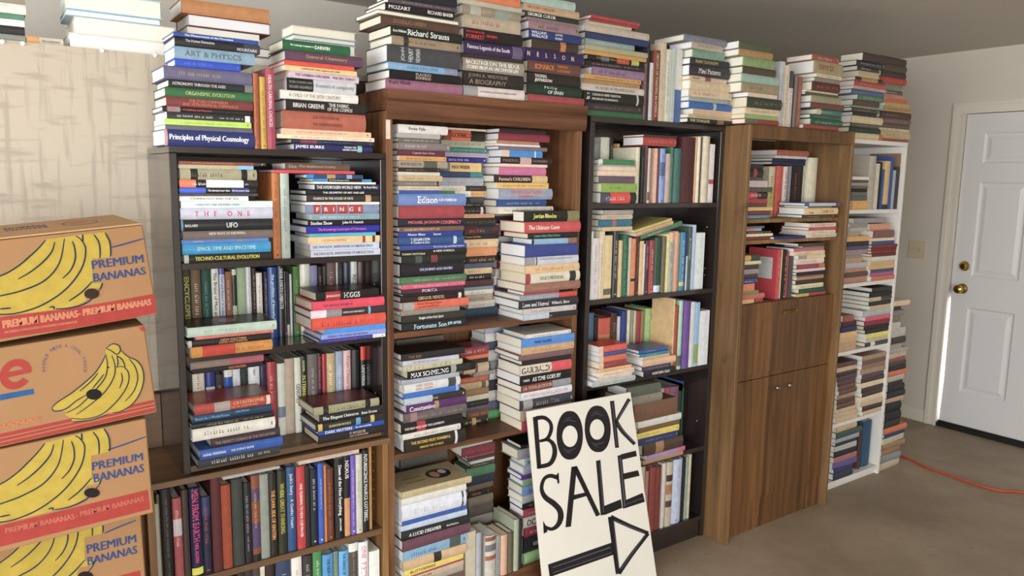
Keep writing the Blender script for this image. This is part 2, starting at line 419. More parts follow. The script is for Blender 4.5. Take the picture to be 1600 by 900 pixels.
# ---- on top of the walnut bookcase
stack('B1','C3',-.012,T2,'left pile atop the walnut bookcase','biographies piled on the walnut bookcase','''
-95 440 975 20202c h -
-22 385 985 54464e h ~|b09ca0
18 360 955 1a1819 g MOZART:.04-.42/RICHARD BAKER:.6-.98|e8dcdc
80 285 1010 70706c f -
128 320 1000 5a3a2a h DOUGLAS GREEN:.15-.55|8c6848
222 400 1060 20261f g Richard Strauss:.22-.8:B/Kurt Wilhelm:.02-.2|e8ece4
312 405 1045 a08868 g ~|5c4838|.16-.23:383028
388 375 1010 444446 h JOHN:.17-.23:r/HENRY:.27-.33:r/NEWMAN:.37-.43:r|d0d4d8
545 370 985 7cb0dc g ANNA PAVLOVA:.25-.7|4c84b4|.8-1:8c94b4
610 380 1010 191819 g PLACIDO:.35-.56:t/DOMINGO:.35-.56:b|c8b0a0
690 365 1030 a0607c g Kurt Weill:.04-.3:t|381c30
= 783 365''',depth=.17)
stack('B2','C4',-.012,T2,'middle pile atop the walnut bookcase','biographies piled on the walnut bookcase','''
-80 65 560 e4742a g -
0 65 580 c0b49c g ~|504840
48 75 565 94886c g ~|c8a888|.12-.3:a8b0a4,.55-.8:8c9c94
135 95 560 b8a488 g ~|b05c50
248 75 575 221c1d g NATHAN BEDFORD:.03-.33:t/FORREST:.03-.33:b/A BIOGRAPHY:.36-.55|d83038
355 85 595 3c2854 g Famous Legends of the South:.04-.74:B|d8ccdc|.8-.97:6c5c84
465 55 590 3a2a24 g ~|a08c74
503 75 590 988c80 g ON THE EDGE:.42-.92:t/BACKSTAGE:.05-.4:t/STORIES FROM AN UNCOMMON LIFE:.06-.9:b|f0ecdc
615 80 590 2d2523 g JOHN A. WIDTSOE:.08-.72:t/A BIOGRAPHY:.1-.7:b|8c7c68
742 85 600 e0d0cc g JOHN ADAMS by CATHERINE DRINKER BOWEN:.26-.85|90807c|0-.23:a09c9c
= 832 85''',depth=.17)
stack('B3','C4',-.012,T2,'right pile atop the walnut bookcase','biographies piled on the walnut bookcase','''
-60 570 1035 a4c0b4 g -
25 595 1070 c8a074 g SIR JOHN GIELGUD:.05-.8|a44c2c
92 605 1065 26352e g GEORGE CUKOR:.04-.55:B|e0e4dc
142 620 1060 8c7074 g ~|4c3438
175 632 1055 9c787e g ~|5c3c40
250 640 1080 263a78 g WILLIAM:.03-.4:t/WALLACE:.03-.4:b/JAMES:.48-.62:t/MACKAY:.48-.62:b|e4e8f0
330 665 1055 46342a g ~|b89060|.6-.72:c87c34
405 605 1100 33225a g N__E__L__S__O__N:.02-.82:B|dccc8c
512 630 1075 6a4438 g BISMARCK:.12-.48:B/THE MAN:.54-.74:t/& STATESMAN:.54-.78:b|dc7834
612 635 1075 2c2320 g THOMAS:.12-.34:t/JEFFERSON:.12-.52:b|ece8e0
710 625 1090 1b362b g P h i l i p:.3-.7:t/OF SPAIN:.36-.64:b|d8e4dc
803 630 1130 a83c40 h ~|c06858
= 868 630''',depth=.17)
# ---- on top of the tall black bookcase
stack('D1','C5',.0,T3,'leftmost pile atop the tall black bookcase','books heaped on the tall black bookcase','''
50 115 480 bc3438 h ~|d87c70
78 110 465 a83c44 h -
100 95 410 c8b898 h -
118 65 540 c8b8a0 h ~|8c7c68
175 75 550 343f70 h -
225 70 440 90aca8 g ~|d8dcd8
270 60 560 b8b084 g ~|d8c878
310 60 550 e0a02c p -
345 85 510 241a1e g ~|c8c040|.22-.36:5c6484,.5-.72:d83828,.76-.9:c8cc40
385 80 510 35282a g ~|a09c98
435 130 510 9c789c g ~|4c3850
490 50 485 dca03c p ~|5c4420
525 55 480 b88c4c p ~|5c4020
558 40 525 d4c8bc g THE HISTORY OF THE AMERICAN WEST:.2-.85|84747c
612 55 495 23261f g SCIENCES IN GREEK TRADITION:.14-.6:t/MEDICINE AND THE RENAISSANCE:.14-.56:b/JJ:.05-.1:B|dcdcd0|.88-.91:c8c8c0
697 75 490 44363a h ~|7c6c60
757 80 510 2c6c40 h -
= 800 80''',depth=.18)
row('D2','C5',.0,T3,600,'upright group atop the tall black bookcase','upright books on the tall black bookcase','''
508 525 420 7c5850 h -
527 545 270 262838 h -
547 570 415 dcd8d0 p ~|888888
572 618 320 84382a h HISTORY OF PAINTING IN AMERICA:.05-.95|d8bca0
622 664 265 dcc4a0 p -
667 702 315 dcdcc8 p ~|909080
704 733 310 c4d0c8 p ~|90a098
737 785 312 dcdcd0 p -||.55-1:4468ac''',depth=.17)
stack('D3','C5',-.04,T3,'right pile atop the tall black bookcase','books heaped on the tall black bookcase','''
228 815 1160 7c8494 h -
285 855 1090 c4b098 g ~|8c7860
338 870 1095 78a48c g ~|c8c870
398 835 1130 343438 h PLANT TAXONOMY:.12-.7|c8a868
448 815 1140 36323e g Mind Patterns:.2-.75|dcd4cc
530 800 1115 e0bca0 g Mammals:.06-.38|7c4c3c|.4-.56:94583c
562 805 1185 e0c498 h ~|f4e8cc
635 810 1150 e4c49c p ~|b87c50
690 830 1120 a4aca4 h -
725 835 1195 3470c0 h -||.55-.62:c0c8d0
782 870 1190 e0b88c p -
820 815 1150 d4bc8c g ~|907c50
850 830 1170 221e1c g THE TONGASS:.03-.62:B|e8dca0|.65-.8:8c6c3c
= 885 830''',depth=.18)
# ---- on top of the oak cabinet
stack('E1','C6',-.105,T4,'leftmost pile atop the oak cabinet','old books piled on the oak cabinet','''
58 185 420 5a6244 h -
122 180 435 bc8c4c h ~|8c4c24
182 210 455 8cac64 h -
258 215 465 5c4a38 h -
315 200 495 a0c4b0 h -
382 205 485 ac986c h ~|7c6c48
466 245 475 ecd4b4 p -
498 245 515 40463a h ~|8c8c4c
582 225 485 ecd0a0 g ~|70583c
635 225 480 8cbc64 p ~|dce8b4
668 225 480 a83c2c h -||0-.35:7c6c50
= 712 225''',depth=.2,rot=.02)
row('E2','C6',-.09,T4,500,'upright group atop the oak cabinet','upright books on the oak cabinet','''
490 526 225 ccd0d8 p ~|8c8c90
530 560 255 ecd4b4 p ~|8c7450
563 596 300 e4dcd8 p ~|84747c|.0-.3:4c4848
598 608 340 2c2828 h -
612 638 335 8c7468 h -
640 668 345 a85c4c p ~|e0b0a0''',depth=.18)
stack('E3','C6',-.105,T4,'right pile atop the oak cabinet','old books piled on the oak cabinet','''
165 755 960 b85440 h ~|e8ccb0
215 765 985 b0a070 h CHEVY SIX:.12-.66:B|a83c28
318 780 980 e8d4a8 p ~|5c5040
345 775 965 9c8c74 h -
378 750 960 6c342c h ~|a87050
442 665 950 dccca0 p -
462 700 950 58603f h -
487 745 975 a8a078 h ~|c8b840
542 740 990 7c4838 h -
594 795 985 347c74 g ~|b4c87c|0-.15:e0c898
635 745 980 285c48 g ~|a8b0a0
668 745 990 28684a h ~|b4c4a0
714 680 950 ac4438 h ~|c87460
= 752 680''',depth=.22,rot=.02)
# ---- on top of the white bookcase
stack('E4','C6',-.02,T5,'left pile atop the white bookcase','books piled on the white bookcase','''
145 1150 1310 54423a h -
203 1110 1320 28303c g ~|c8c8cc
247 1110 1280 342c28 g ~|e8e4dc
288 1115 1270 d0b890 p ~|a85c40
333 1090 1300 c8a030 g ~|302820|0-.2:342c28,.8-1:342c28
362 1080 1325 cc3840 g ~|e88c84
402 1045 1310 ccb490 p ~|84644c
430 1070 1310 5464a4 g -
472 1110 1310 488458 g ~|b8d0b0
512 1070 1275 6a5044 h ~|b09c8c
552 1000 1255 8cac90 h -
572 1035 1250 3a3838 g ~|d09868
608 1070 1250 36363c h -
632 990 1240 e8d09c h -
692 1010 1235 4a4438 g ~|d8cca8
722 990 1230 244834 h ~|587c60
762 960 1235 ecd098 h -||.88-1:dc7c4c
= 815 960''',depth=.2,rot=.02,xmin=3.5)
stack('E5','C6',-.0,T5,'right pile atop the white bookcase','books piled on the white bookcase','''
185 1290 1485 564438 h -
245 1290 1480 5e5044 h -
300 1290 1480 4c3e36 h -
348 1285 1480 d03c24 h -
398 1310 1455 8c8c70 h -
450 1300 1460 5c4050 g ~|d8d0d0
482 1310 1465 cc905c p ~|8c5c38
513 1315 1490 e44c2c p -
548 1320 1505 c8a438 p ~|342c24
578 1300 1525 bc9038 p ~|5c4418
618 1290 1525 5c4038 h ~|a08c80
668 1275 1530 806058 h ~|b09c90
712 1270 1525 5a4a38 g ~|a8a488
748 1275 1530 dccca0 p ~|c04c40
770 1280 1520 d4b87c h ~|a88c50
830 1270 1545 b45c4c h -
= 858 1270''',depth=.2,rot=.02,xmax=4.09)
# ---- small dark bookcase, top shelf
stack('F1a','C7',.0,S1a,'left pile, top shelf of small dark bookcase','books lying on the small dark bookcase shelves','''
100 240 885 84422f g ~|c89878|.85-1:3c3c3c
125 250 805 aca080 p -||.78-1:7ab4dc
155 225 800 9c9678 h ~|4c4c38|.13-.22:1c1c1a,.79-.87:1c1c1a
238 245 825 241e22 g ~|f0f0ec|0-.2:e4704c,.33-.81:ecece0
297 245 815 1a181e g The Six-Inch Lunar Atlas:.36-.64/The Astronomer's Atlas:.67-.9|e8e8f0|0-.33:3a5cd0,.67-.9:303c80
340 250 830 3c3a38 p ~|8c5c50
362 255 765 ece8e0 p COSMOLOGY AND THE SEA:.15-.85|706c68
400 230 980 d4e8f8 p CONNECTIVITY AND THE WORLD TODAY:.14-.62|788490
452 240 940 c4c8dc g T_H_E__O_N_E:.15-.74|d03838
538 265 940 1e2227 g BALLARD:.04-.17/UFO:.48-.6|dce8e0|0-.02:5c9cc8
625 245 920 7c6e6a h NEW WAYS OF KNOWING:.28-.68:t|dcd8d4|
690 270 915 5484d8 p Terry Pratts:.12-.35|c8d8f0|.63-.69:8c84a0
718 265 920 28a0dc g SPACE, TIME AND SPACETIME:.16-.82|a8dcf0
800 260 915 242320 g TECHNO-CULTURAL EVOLUTION:.12-.85:B|ecd848|0-.05:c0c0bc
= 862 260''',depth=.17,gain=1.1,xmin=.445)
row('F1b','C8',.015,S1a,490,'upright pair, top shelf of small dark bookcase','upright books on the small dark bookcase top shelf','''
28 84 195 b0682c h ~|6c3c18
90 156 195 a0aca4 h ~|5c6c6c''',depth=.19,gain=1.2)
stack('F1d','C8',.01,None,'pair lying across uprights in small dark bookcase','two books lying across uprights','''
112 125 600 5c4638 h Dine:.05-.16/The Intellectual Society:.2-.9|a08870
165 40 635 d04048 g ~|8c2c34
= 190 40''',depth=.17,gain=1.2,rot=0,xmin=.55)
stack('F1c','C8',.0,S1a,'right pile, top shelf of small dark bookcase','books lying on the small dark bookcase shelves','''
192 285 700 2c4468 g -||0-.12:2c84c8,.35-.5:a88c60,.7-.8:8ca8c0
225 330 765 1c1a20 g The Hidden Messages in Water:.26-.82|e8e8f0|0-.24:2c8cd4,.83-1:2c8cd4
248 330 795 ecdccc p -
265 335 830 242e4c g THE HYDROGEN WORLD VIEW:.02-.7:B/By Boyd Riley:.74-.96|dcdcc8
312 280 825 1a181c g THE GEOMETRY OF ART AND LIFE:.22-.78|e8e4e8
345 280 850 35302c g CHANCE IN THE HOUSE OF FATE:.08-.62|d0ccc8|.8-.88:c89c78
400 275 820 ece0d8 p ~|a88c80
420 280 840 7c8cac g F_R_I_N_G_E:.14-.74|e8dcdc|.1-.19:ac3c44,.21-.4:ac3c44,.42-.56:ac3c44,.58-.77:ac3c44
488 325 840 7c9cac p ~|dce4e8
535 295 830 171619 g Studies Show:.03-.32:B/John H. Fennick:.46-.76:B|f0f0ec
580 275 840 2c2ca4 g The Knowledge Landscapes of Cyberspace:.15-.8|e05cc0
635 310 795 54b4c8 p ~|2c8898
662 290 850 ecc490 p THE SIMPLE UNIVERSE:.18-.52|d88c5c|.75-.79:a83c2c,.89-.93:4c3c24
712 315 858 c4cce0 p THE FANTASTIC INVENTIONS OF NIKOLA TESLA:.03-.9:B|485070
762 315 860 c4cce0 p THE FANTASTIC INVENTIONS OF NIKOLA TESLA:.03-.9:B|485070
= 810 315''',depth=.19,gain=1.1,xmax=1.02)
# ---- second shelf
row('F2','C9',.125,S1b,300,'upright row, second shelf of small dark bookcase','upright row on the small dark bookcase second shelf','''
82 150 110 3e3c28 h ENCYCLOPEDIA:.1-.9:B|b8b040
155 236 108 6e5438 h ~|c8b89c
240 322 100 20483c h ~|4c9080
326 386 88 d4d4c4 g The Brains of Men and Machines:.08-.95|34322c
390 436 105 b8bcd0 g God and Reason in Science:.1-.95|4c5070|0-.08:4c50a0
440 490 130 905c3c h ~|c8b8a8
494 530 110 c4c8b0 g ~|303028|.08-.5:1c1c18
534 608 98 94ac88 h ~|c4d4b8
612 655 85 cccad0 g ~|b48c98
658 690 100 3c2c28 h ~|b0a090
692 742 140 dcd4cc g ~|58504c
756 788 130 34283c h ~|b0a4ac
792 866 95 184c94 g the problem of knowledge:.1-.8|d0dcec
872 925 85 24242a g NEAR EARTH OBJECTS:.04-.6:B|d8dce4
@C10 300
18 74 130 241c1c g ~|c8c0b8
78 118 130 2c2020 h ~|a89c94|.82-1:c4b494
122 140 150 b8bcc4 p -
150 204 88 4c7438 h ~|8cb074
208 290 55 d8d8c4 g RIFT:.4-.75:B|2c2c28
294 355 80 8884ac h -
362 398 90 281f24 h ~|c87c84
402 426 85 404838 h -
432 506 50 6c5450 h ~|a88c88
510 522 45 d8d4d0 p -
526 570 50 2e2a2e h ~|585458
574 624 55 262f4c g ~|8c98c4
630 680 40 cccfc4 g RELATIVITY:.2-.9:B|30302c
692 758 50 50302c g ~|c89060''',depth=.14,gain=1.15)
stack('F2a','C9',-.03,S1b,'left front pile, second shelf of small dark bookcase','books lying on the small dark bookcase shelves','''
582 112 860 c8e0d0 g ~|94b8a4
655 190 835 e87c70 g ~|b84844
688 105 810 1a1617 g NEW MATTERS:.38-.72:t/DAVID MATTERSON:.36-.7:b|e0a468|0-.04:c8c4c0
740 150 820 dc9438 h ~|b83c28|.13-.53:d4402c
= 830 150''',depth=.15,gain=1,rot=.01)
stack('F2b','C10',-.035,S1b,'right front pile, second shelf of small dark bookcase','books lying on the small dark bookcase shelves','''
272 335 855 1c181a g HIGGS:.43-.68:B/JIM BAGGOTT:.15-.36|d8dcd8|.14-.37:a82830
350 305 900 e4405c g THE UNIVERSE WITHIN US:.14-.54|6c2c5c
428 290 930 343036 g NEUROLOGY AND REALITY:.42-.7|d4d4d8|0-.2:d8d8e4,.2-.4:8c8c90,.76-.79:5cb8d0
497 258 915 dc4834 h ~|a83424
580 405 920 3490ec p -
625 380 930 8c9cec g EVIDENCE THE SCIENCE AND RELIGION:.1-.7|3c3c8c
668 370 925 263c94 g ~|c84c6c|.8-1:d8dce4
= 700 370''',depth=.16,gain=1.1,rot=.01,xmax=1.025)
# ---- third shelf
stack('F3c','C11',.02,None,'pair lying across books, bottom shelf of small dark bookcase','two books across the lower row','''
120 60 605 8c7468 h ~|c8a88c|.52-1:b05868
168 100 620 1f1a1c h OLD MASTERS:.5-.75:B|e87834
= 205 100''',depth=.15,gain=1.2,rot=0,xmin=.455)
row('F3','C11',.125,S1c,240,'upright row, bottom shelf of small dark bookcase','upright row on the small dark bookcase bottom shelf','''
98 188 180 dcccb4 h ~|807060
194 264 195 2a3884 g ~|c8c8cc|.2-1:d0d0c8
270 328 215 3c302f h ~|b09c94
334 395 180 dcdcd0 g ~|3c5cac|.1-.5:1c54a8
399 455 178 d8d8dc h ~|a0a0b4
458 508 170 2a3833 h -
512 596 140 dce0ec g THE:.04-.1/WAY:.12-.2|606474
600 648 140 262c4c g ~|8c98b8
652 716 125 b03440 g ~|e8b0b0
@C12 300
20 76 135 ccccc0 g ~|84a0b8|.6-.75:6c7c8c
78 142 100 b4a08c h ~|7c6c60
144 192 90 d0d0c0 g GENOMES:.35-.6:B|404038
194 238 80 232427 g GOODWIN:.06-.2:B/PATTERNS IN:.26-.6:B|e4d83c
242 316 65 6c6462 h ~|b8a8a0
320 352 60 2e1c20 g KAKU Science and:.05-.8:B|c83c4c
354 384 65 ac2438 g ~|f0e0e0
388 450 60 c0a878 h ~|f0e0c4
454 506 45 98a8c4 h ~|dce4ec
512 566 40 dcb4b4 g From Chaos to Apollo:.08-.8:B|b86c74
572 628 35 1f1f20 g SYNC:.65-.85:B|e0d84c
636 690 8 1b1a1c g UNIVERSE:.25-.95:B|e8ecec|0-.18:d83428''',depth=.14,gain=1.15)
stack('F3a','C11',-.03,S1c,'left front pile, bottom shelf of small dark bookcase','books lying on the small dark bookcase shelves','''
430 115 690 bc4438 g CATASTROPHE:.48-.88:t/THE 100 CATASTROPHES:.45-.8:b|ecb078|.24-.44:b4a49c,.92-.97:e8dcd8
505 100 690 1f3e60 g Sketch for a World-Picture:.03-.45:B/John Brown:.53-.7:t|6cb4e4
568 90 705 1c1a17 g ~|b8a87c|
610 85 710 ece8dc g ~|908c88
678 230 745 3c2830 g THE PERFECT COSMOS IN THE MOUNTAIN:.06-.92|a08c8c
760 150 760 2a5cb4 g ANNA PERENNA:.03-.3/THE SCIENCE BOOK:.36-.64|dce8f4
835 140 745 35353b h ~|c8c4c0
= 900 140''',depth=.15,gain=1,rot=.01,xmin=.43)
stack('F3b','C12',-.02,S1c,'right front pile, bottom shelf of small dark bookcase','books lying on the small dark bookcase shelves','''
455 285 770 a09c78 h ~|54533c|.14-.22:1a1a18,.78-.86:1a1a18
508 330 795 202124 g The Elegant Universe:.04-.6/Brian Greene:.65-.9|dce0dc
580 300 800 2a2824 g QUANTUM PHYSICS:.18-.5|c8c47c|.03-.09:d8b44c,.58-.65:5ca0d0,.8-.86:c8b060
630 325 835 1f4aa8 g DARK MATTERS:.1-.5:B/the new cosmology:.55-.8|e8eef4
668 320 845 231d1f g IT WOULD BE:.46-.7:t/LIKE A MOUNTAIN:.46-.74:b|c0a8a0
= 728 320''',depth=.18,gain=1,rot=.01,xmax=1.03)
# ---- brown bookcase beneath
row('G1','C13',.0,S0a,600,'upright row beneath the small dark bookcase','upright row in the brown bookcase','''
44 76 400 a49e90 h -
78 100 330 5c5630 h ~|b0a844
104 182 295 1c1819 g ~|6c6454
186 248 355 a44a4c g ~|e0c0b8|.25-.45:c0b8bc
252 300 300 40302a g ~|d8b888
306 388 288 181c40 g MEN FROM EARTH:.02-.6:B/NEIL ALDRIN:.62-.84|e83484|.9-.98:e8e040
392 454 350 24233c g ~|a04c5c|.0-.25:2c3c64
458 526 210 5c2426 h ~|c8a89c
530 598 265 a44424 h -
604 684 210 3b403a h ~|b0b070
688 738 245 1f1f26 g ~|a0a0ac
742 798 195 8c4a2c g ~|d8a878|.15-.3:54406c,.55-.85:54406c,.92-1:201c20
802 864 190 90988c h -
@C14 400
48 100 220 231e1a g THE DARK SIDE OF EINSTEIN:.2-.8:B|e8a04c
104 162 200 2a2c1a g WHERE GREAT THINKING:.15-.75:B|b8b83c
168 226 175 265084 g Jack's Story - A Gothic Heart:.08-.95|d0dce8
230 288 165 c03038 g ONE YEARNING TO HEAR OUR PRAYER:.2-.85|f0d8d8
292 322 170 241f1a h ~|a89c84
326 372 190 1c2230 h ~|b8bcc4
376 412 150 345cc0 g ~|c4d4f0
415 430 160 cc7c34 p -
434 482 185 6c3420 h ~|a86c3c
486 548 95 161618 g Dawn of the New Everything:.08-.7/JARON LANIER:.74-.9|e8e8e8
552 592 80 1c1a1d g NEXUS:.05-.48:B|ece4dc|.52-1:d0945c
595 626 82 7454c0 g ~|dcd0ec
629 672 65 c4c4b4 g ~|90907c
676 716 62 17171a g FUTURESCIENCE MAURICE COTTERELL:.05-.88:B|e8e8ec
722 738 40 b08040 p -''',depth=.17,gain=1)
stack('G3','C14',.01,None,'two lying across row beneath small dark bookcase','books lying across the lower row','''
100 240 648 d4c0ac p ~|c05c4c
= 140 240''',depth=.15,gain=1,rot=0,xmax=.99)
stack('G4','C13',.01,None,'two lying at left across row beneath small dark bookcase','books lying across the lower row','''
170 520 900 a89c94 p -
190 535 935 c0bcb8 p -
= 210 535''',depth=.15,gain=1,rot=0)
row('G2','C14',.0,.14,870,'lowest upright row at bottom left corner','lowest upright row in the brown bookcase','''
-170 -120 860 2c2828 h -
-118 -66 845 3c2c2c h -
-64 -14 835 4c3c38 h -
-12 20 820 d8d0bc h -
24 84 812 34201f h -
92 190 790 344060 h ~|a0acc0
198 268 775 e4dcd4 h ~|b0a0a0
274 336 770 34302e h ~|b0a8a0
342 400 745 448c4c g ~|c8dcb8
404 476 762 4894cc g THE NEW WORLD:.05-.4:B|1c3c5c
480 512 740 70846c h -
516 580 740 5ca8e0 g THE DANCE OF:.03-.3/LIFE:.4-.5|1c3c5c
584 645 690 dcdcd4 g ~|8c8878|.1-.5:4c4438
649 712 680 e8e8e8 g ONE:.05-.2/FIFTY:.25-.45:B|d86c84
720 790 745 e4e8e0 p -''',depth=.17,gain=1.05)
# ---- walnut bookcase, top compartment
stack('H1a','C15',.0,S2a,'left pile, top shelf of walnut bookcase','biographies stacked in the walnut bookcase','''
62 65 480 d8d4ce g Ernie Pyle:.2-.55|403c38
135 65 415 a8a49c p -
175 65 410 6c655c g ~|c0bcb4
212 68 500 847674 g ~|c8b8b0
275 70 460 60283c g Captain Sam Grant:.3-.85|c89ca0
325 70 470 d09440 p ~|8c5c28
365 75 485 a4967f g BUSTER KEATON:.03-.45|4c4840|.5-.78:585c50
425 75 420 31231e g ~|9c8c7c
460 70 418 ccc4b4 p -
490 70 432 c8a878 h ~|8c6c44
537 78 400 78746c h ~|a8a49c
580 80 440 ccbc9c g ~|b06448
615 80 440 2c54a4 p -
645 85 645 6888c8 g Edison:.28-.56:B/A LIFE OF INVENTION:.58-.85|f0f4f8
745 100 638 a8343c h -
@C17
5 100 590 26263c g MICHAEL JACKSON:.14-.6/CONSPIRACY:.62-.93:B|ec6464
67 110 590 7c5842 g GOOD RECORDS DON'T LIE:.06-.6|d8b08c
105 115 580 203c9c g Master Blaze:.14-.4/Secrets:.53-.65|dce0f0
143 110 595 2c548c g T. EDGAR LYON:.18-.46:t/A Teacher in Zion:.18-.46:b|dce8f0|.83-.88:b8d0e0
205 100 600 3a4aa8 g The Great Leap and Other Stories:.48-.95|dce0f0
240 125 615 25231c g TOMMY MOTTOLA:.02-.46:b/A NEW AMERICA:.48-.92:t|f0ecc8
283 135 610 222a25 g ~|e8e8e0|.2-.3:44584c,.44-.54:8c3434
342 120 595 232028 g THE JOURNEY of LIU XIAOBO:.28-.8|b8c0e8
442 105 600 48784f h ~|a8b07c
495 130 600 dc5078 g ~|f0b4c8
530 135 595 50283e g PORTIA:.32-.58:B|dcc8d4
568 145 595 2a2226 g ~|d8d0d4
585 125 600 2d211c g GREGOR MENDEL:.26-.68:B|c8a880|.9-.95:dcdcd8
628 135 625 ec5c3c g JAMES WATSON:.22-.62:b/Avoid Boring People:.2-.6:t|8c3424|0-.16:a8a4a0
692 100 545 8c867a h -
725 140 605 33322b g Knight of the Holy Spirit:.26-.64|dcdcd4
785 140 605 202428 g Fortunate Son:.18-.68:B/JEFF APTER:.7-.92|b4d8ec
= 845 140''',depth=.125,gain=1.12,xmin=1.085)
stack('H1b','C15',.115,S2a,'middle recessed pile, top shelf of walnut bookcase','biographies stacked in the walnut bookcase','''
85 485 940 bcac88 f -
105 490 935 2c241c g GOEBBELS:.19-.64:B|1f1612|0-.19:983820,.19-.65:ec6430
190 470 915 a8a88c h ~|6c6c54
250 520 945 34807c g ~|a8c8c0
290 470 935 b4a4b8 g ~|7c6c84
328 485 850 262e88 g ~|d0d4ec
378 550 808 ecbc68 p MAX WEBER:.06-.62|302418
452 470 858 34486c g ~|b0b8d0|.7-1:2c8888
502 455 888 a8a8b0 g ~|7c8cac
570 455 885 ecd8c4 g ~|a88c7c|.55-1:34302f
615 450 915 ece8e4 g ~|5c7450|0-.34:48b040,.67-1:f0a858
665 600 885 2c2e38 g -||.5-1:484c58
715 590 860 302828 g ~|b0a8a0
750 640 905 302828 g ~|a8a0a0|.8-.9:d8d0c8
808 635 920 e0a470 p ~|a87448
842 630 920 302e26 h ~|6c6448
@C17
52 590 850 50282c g ~|c86c6c|.4-.8:2c3038
118 585 850 251d1a g Torquo Sid Fleis:.05-.7|e0a468
155 590 845 dcbc8c h ~|8c7450
215 605 835 dc8c4c h -
280 620 825 36281e h ~|b89c64
335 590 820 4c5874 h -
370 598 800 d0b07c h ~|8c7048
415 600 800 211f24 g ~|d8d4dc
460 600 808 502c30 h ~|a88c8c
510 600 810 688c98 h -
535 600 812 d8ccbc g ~|5c5c5c
568 600 805 a0907e h ~|5c5448
615 620 820 c0b4a4 g ~|7c7064
668 600 840 233c50 h -
= 735 600''',depth=.16,gain=1.2)
stack('H1c','C16',.045,None,'right recessed pile, top shelf of walnut bookcase','biographies stacked in the walnut bookcase','''
50 215 600 382426 h -
90 210 625 90283c h ~|d8a898
152 190 548 b8805c p -
180 190 553 e8dcd8 p -
198 210 613 7c6c80 h -
232 235 575 2c8cdc p -||0-.18:dcc8ac,.8-.83:d8e8f0
288 228 655 3a2227 g MAKING:.03-.32/THE PRESIDENT:.6-.9|88706c|.36-.58:d8a8a8
345 210 613 e8d0b4 p -
370 218 600 d8689c g ~|c05c88
440 175 608 3c2626 g Fermat's CHILDREN:.08-.66|d8c4b8|.7-1:dcb878
503 200 625 f8b840 p ~|6c4c18
552 205 650 98a4c0 g LAWRENCE of ARABIA:.2-.8:t/Scott Anderson:.34-.62:b|e06838
645 185 603 2c5090 h ~|a8b4c8
705 195 662 e4d8c4 g ~|90887c
= 765 185''',depth=.16,gain=1.1,xmax=1.80)
stack('H1e','C18',.155,S2a,'half-hidden lower right pile, top shelf of walnut bookcase','biographies stacked in the walnut bookcase','''
80 160 400 b0a090 h -
130 160 400 3c3438 h -
185 160 400 c8c4bc g -
232 205 420 241c1a g KEIN:.05-.3|c8a868
280 160 380 d8d0c8 g -
345 170 400 e0dcd4 h -
400 160 400 3c3c48 g -
450 180 380 a84050 g -
520 160 400 d4c8bc h -
575 150 400 e0e0e4 g -
640 160 400 5c3c7c g -
700 170 400 d8d4d0 g -
780 185 380 b03838 g -
= 840 185''',depth=.16,gain=1.1,xmax=1.815)
stack('H1d','C18',-.04,S2a,'right front pile, top shelf of walnut bookcase','biographies stacked in the walnut bookcase','''
45 385 780 29291f g Jordan Rhodes:.15-.56:B|ecec78|.78-1:8c8450
125 390 795 dc4450 g The Ultimate Game:.05-.6:B|f4e4cc
208 405 780 2a2925 g Cannon, Friars, Waltz & Dance:.1-.62|60c0a0
250 440 760 8cb8e0 g -||0-.03:2c3030,.8-1:9c6c50
295 380 770 3a4a9c h ~|5868b4
388 380 778 d0d4e0 g JOHN ADAMS:.26-.48:t/by Catherine Drinker Bowen:.5-.85:t|9c9ca8|0-.17:a0a0a4,.19-.21:2c2c3c
450 385 785 ecc084 h ~|b88c54
510 388 795 e4dcc0 g SAUL'S PRODIGAL:.24-.68:B|707068|0-.07:b83450,.8-.92:343838
585 380 812 a46c58 h ~|c89078
648 380 640 ac3c48 p -
672 350 770 98a4b0 g ~|c8ccd0|.67-1:e43828
712 345 775 34323c g Love and Hatred:.05-.48:B/William L. Shirer:.53-.84|e8e8ec
772 375 762 d0c4c4 g ~|7c5c5c
815 375 775 b8cce0 g ~|d8d8d8|.46-1:2e2c32
= 858 375''',depth=.19,gain=1.0,xmax=1.83)
# ---- walnut bookcase, second compartment
stack('H2a','C19',-.01,S2b,'left pile, second shelf of walnut bookcase','biographies stacked in the walnut bookcase','''
205 120 540 2a282a g THE KID:.1-.3|8c6438
250 130 500 c4c8dc g ~|2c3048
285 120 525 ccc4a0 g S T E V E__N I C K S:.05-.9:B|a89c58
318 155 612 1a1a1c g MAX SCHMELING:.04-.58:B|f4f4f4|.62-.7:a8a8a8,.7-.92:2c2c2c
378 115 505 a8b0c0 h -
408 125 508 dce0e0 g WEB SPIDER:.2-.5:t/PRIMO CARNERA:.2-.5:b|c09078|.78-.92:4c4c48
465 130 510 2470d0 h -||.93-.97:a8c4e8
505 135 550 35302a g ~|d0c8b8|0-.45:b8c8d8
548 150 550 602a70 g Constantine:.04-.46:B|ece0ec|.46-.53:b09464
605 135 555 6c5f5f g ~|a0908c|.1-.2:a87c7c
672 115 525 1b181a g THE MAN WHO SAW THE LABYRINTH:.04-.68|e8dcdc|.24-.38:b82838
740 125 515 e4dcd0 g ~|8c8478
778 140 545 28261d g THE SECOND MOST POWERFUL:.1-.74:t/MAN IN THE WORLD:.24-.62:b|e4b83c|.82-.86:d8d8d8
= 870 140''',depth=.125,gain=1,xmin=1.083)
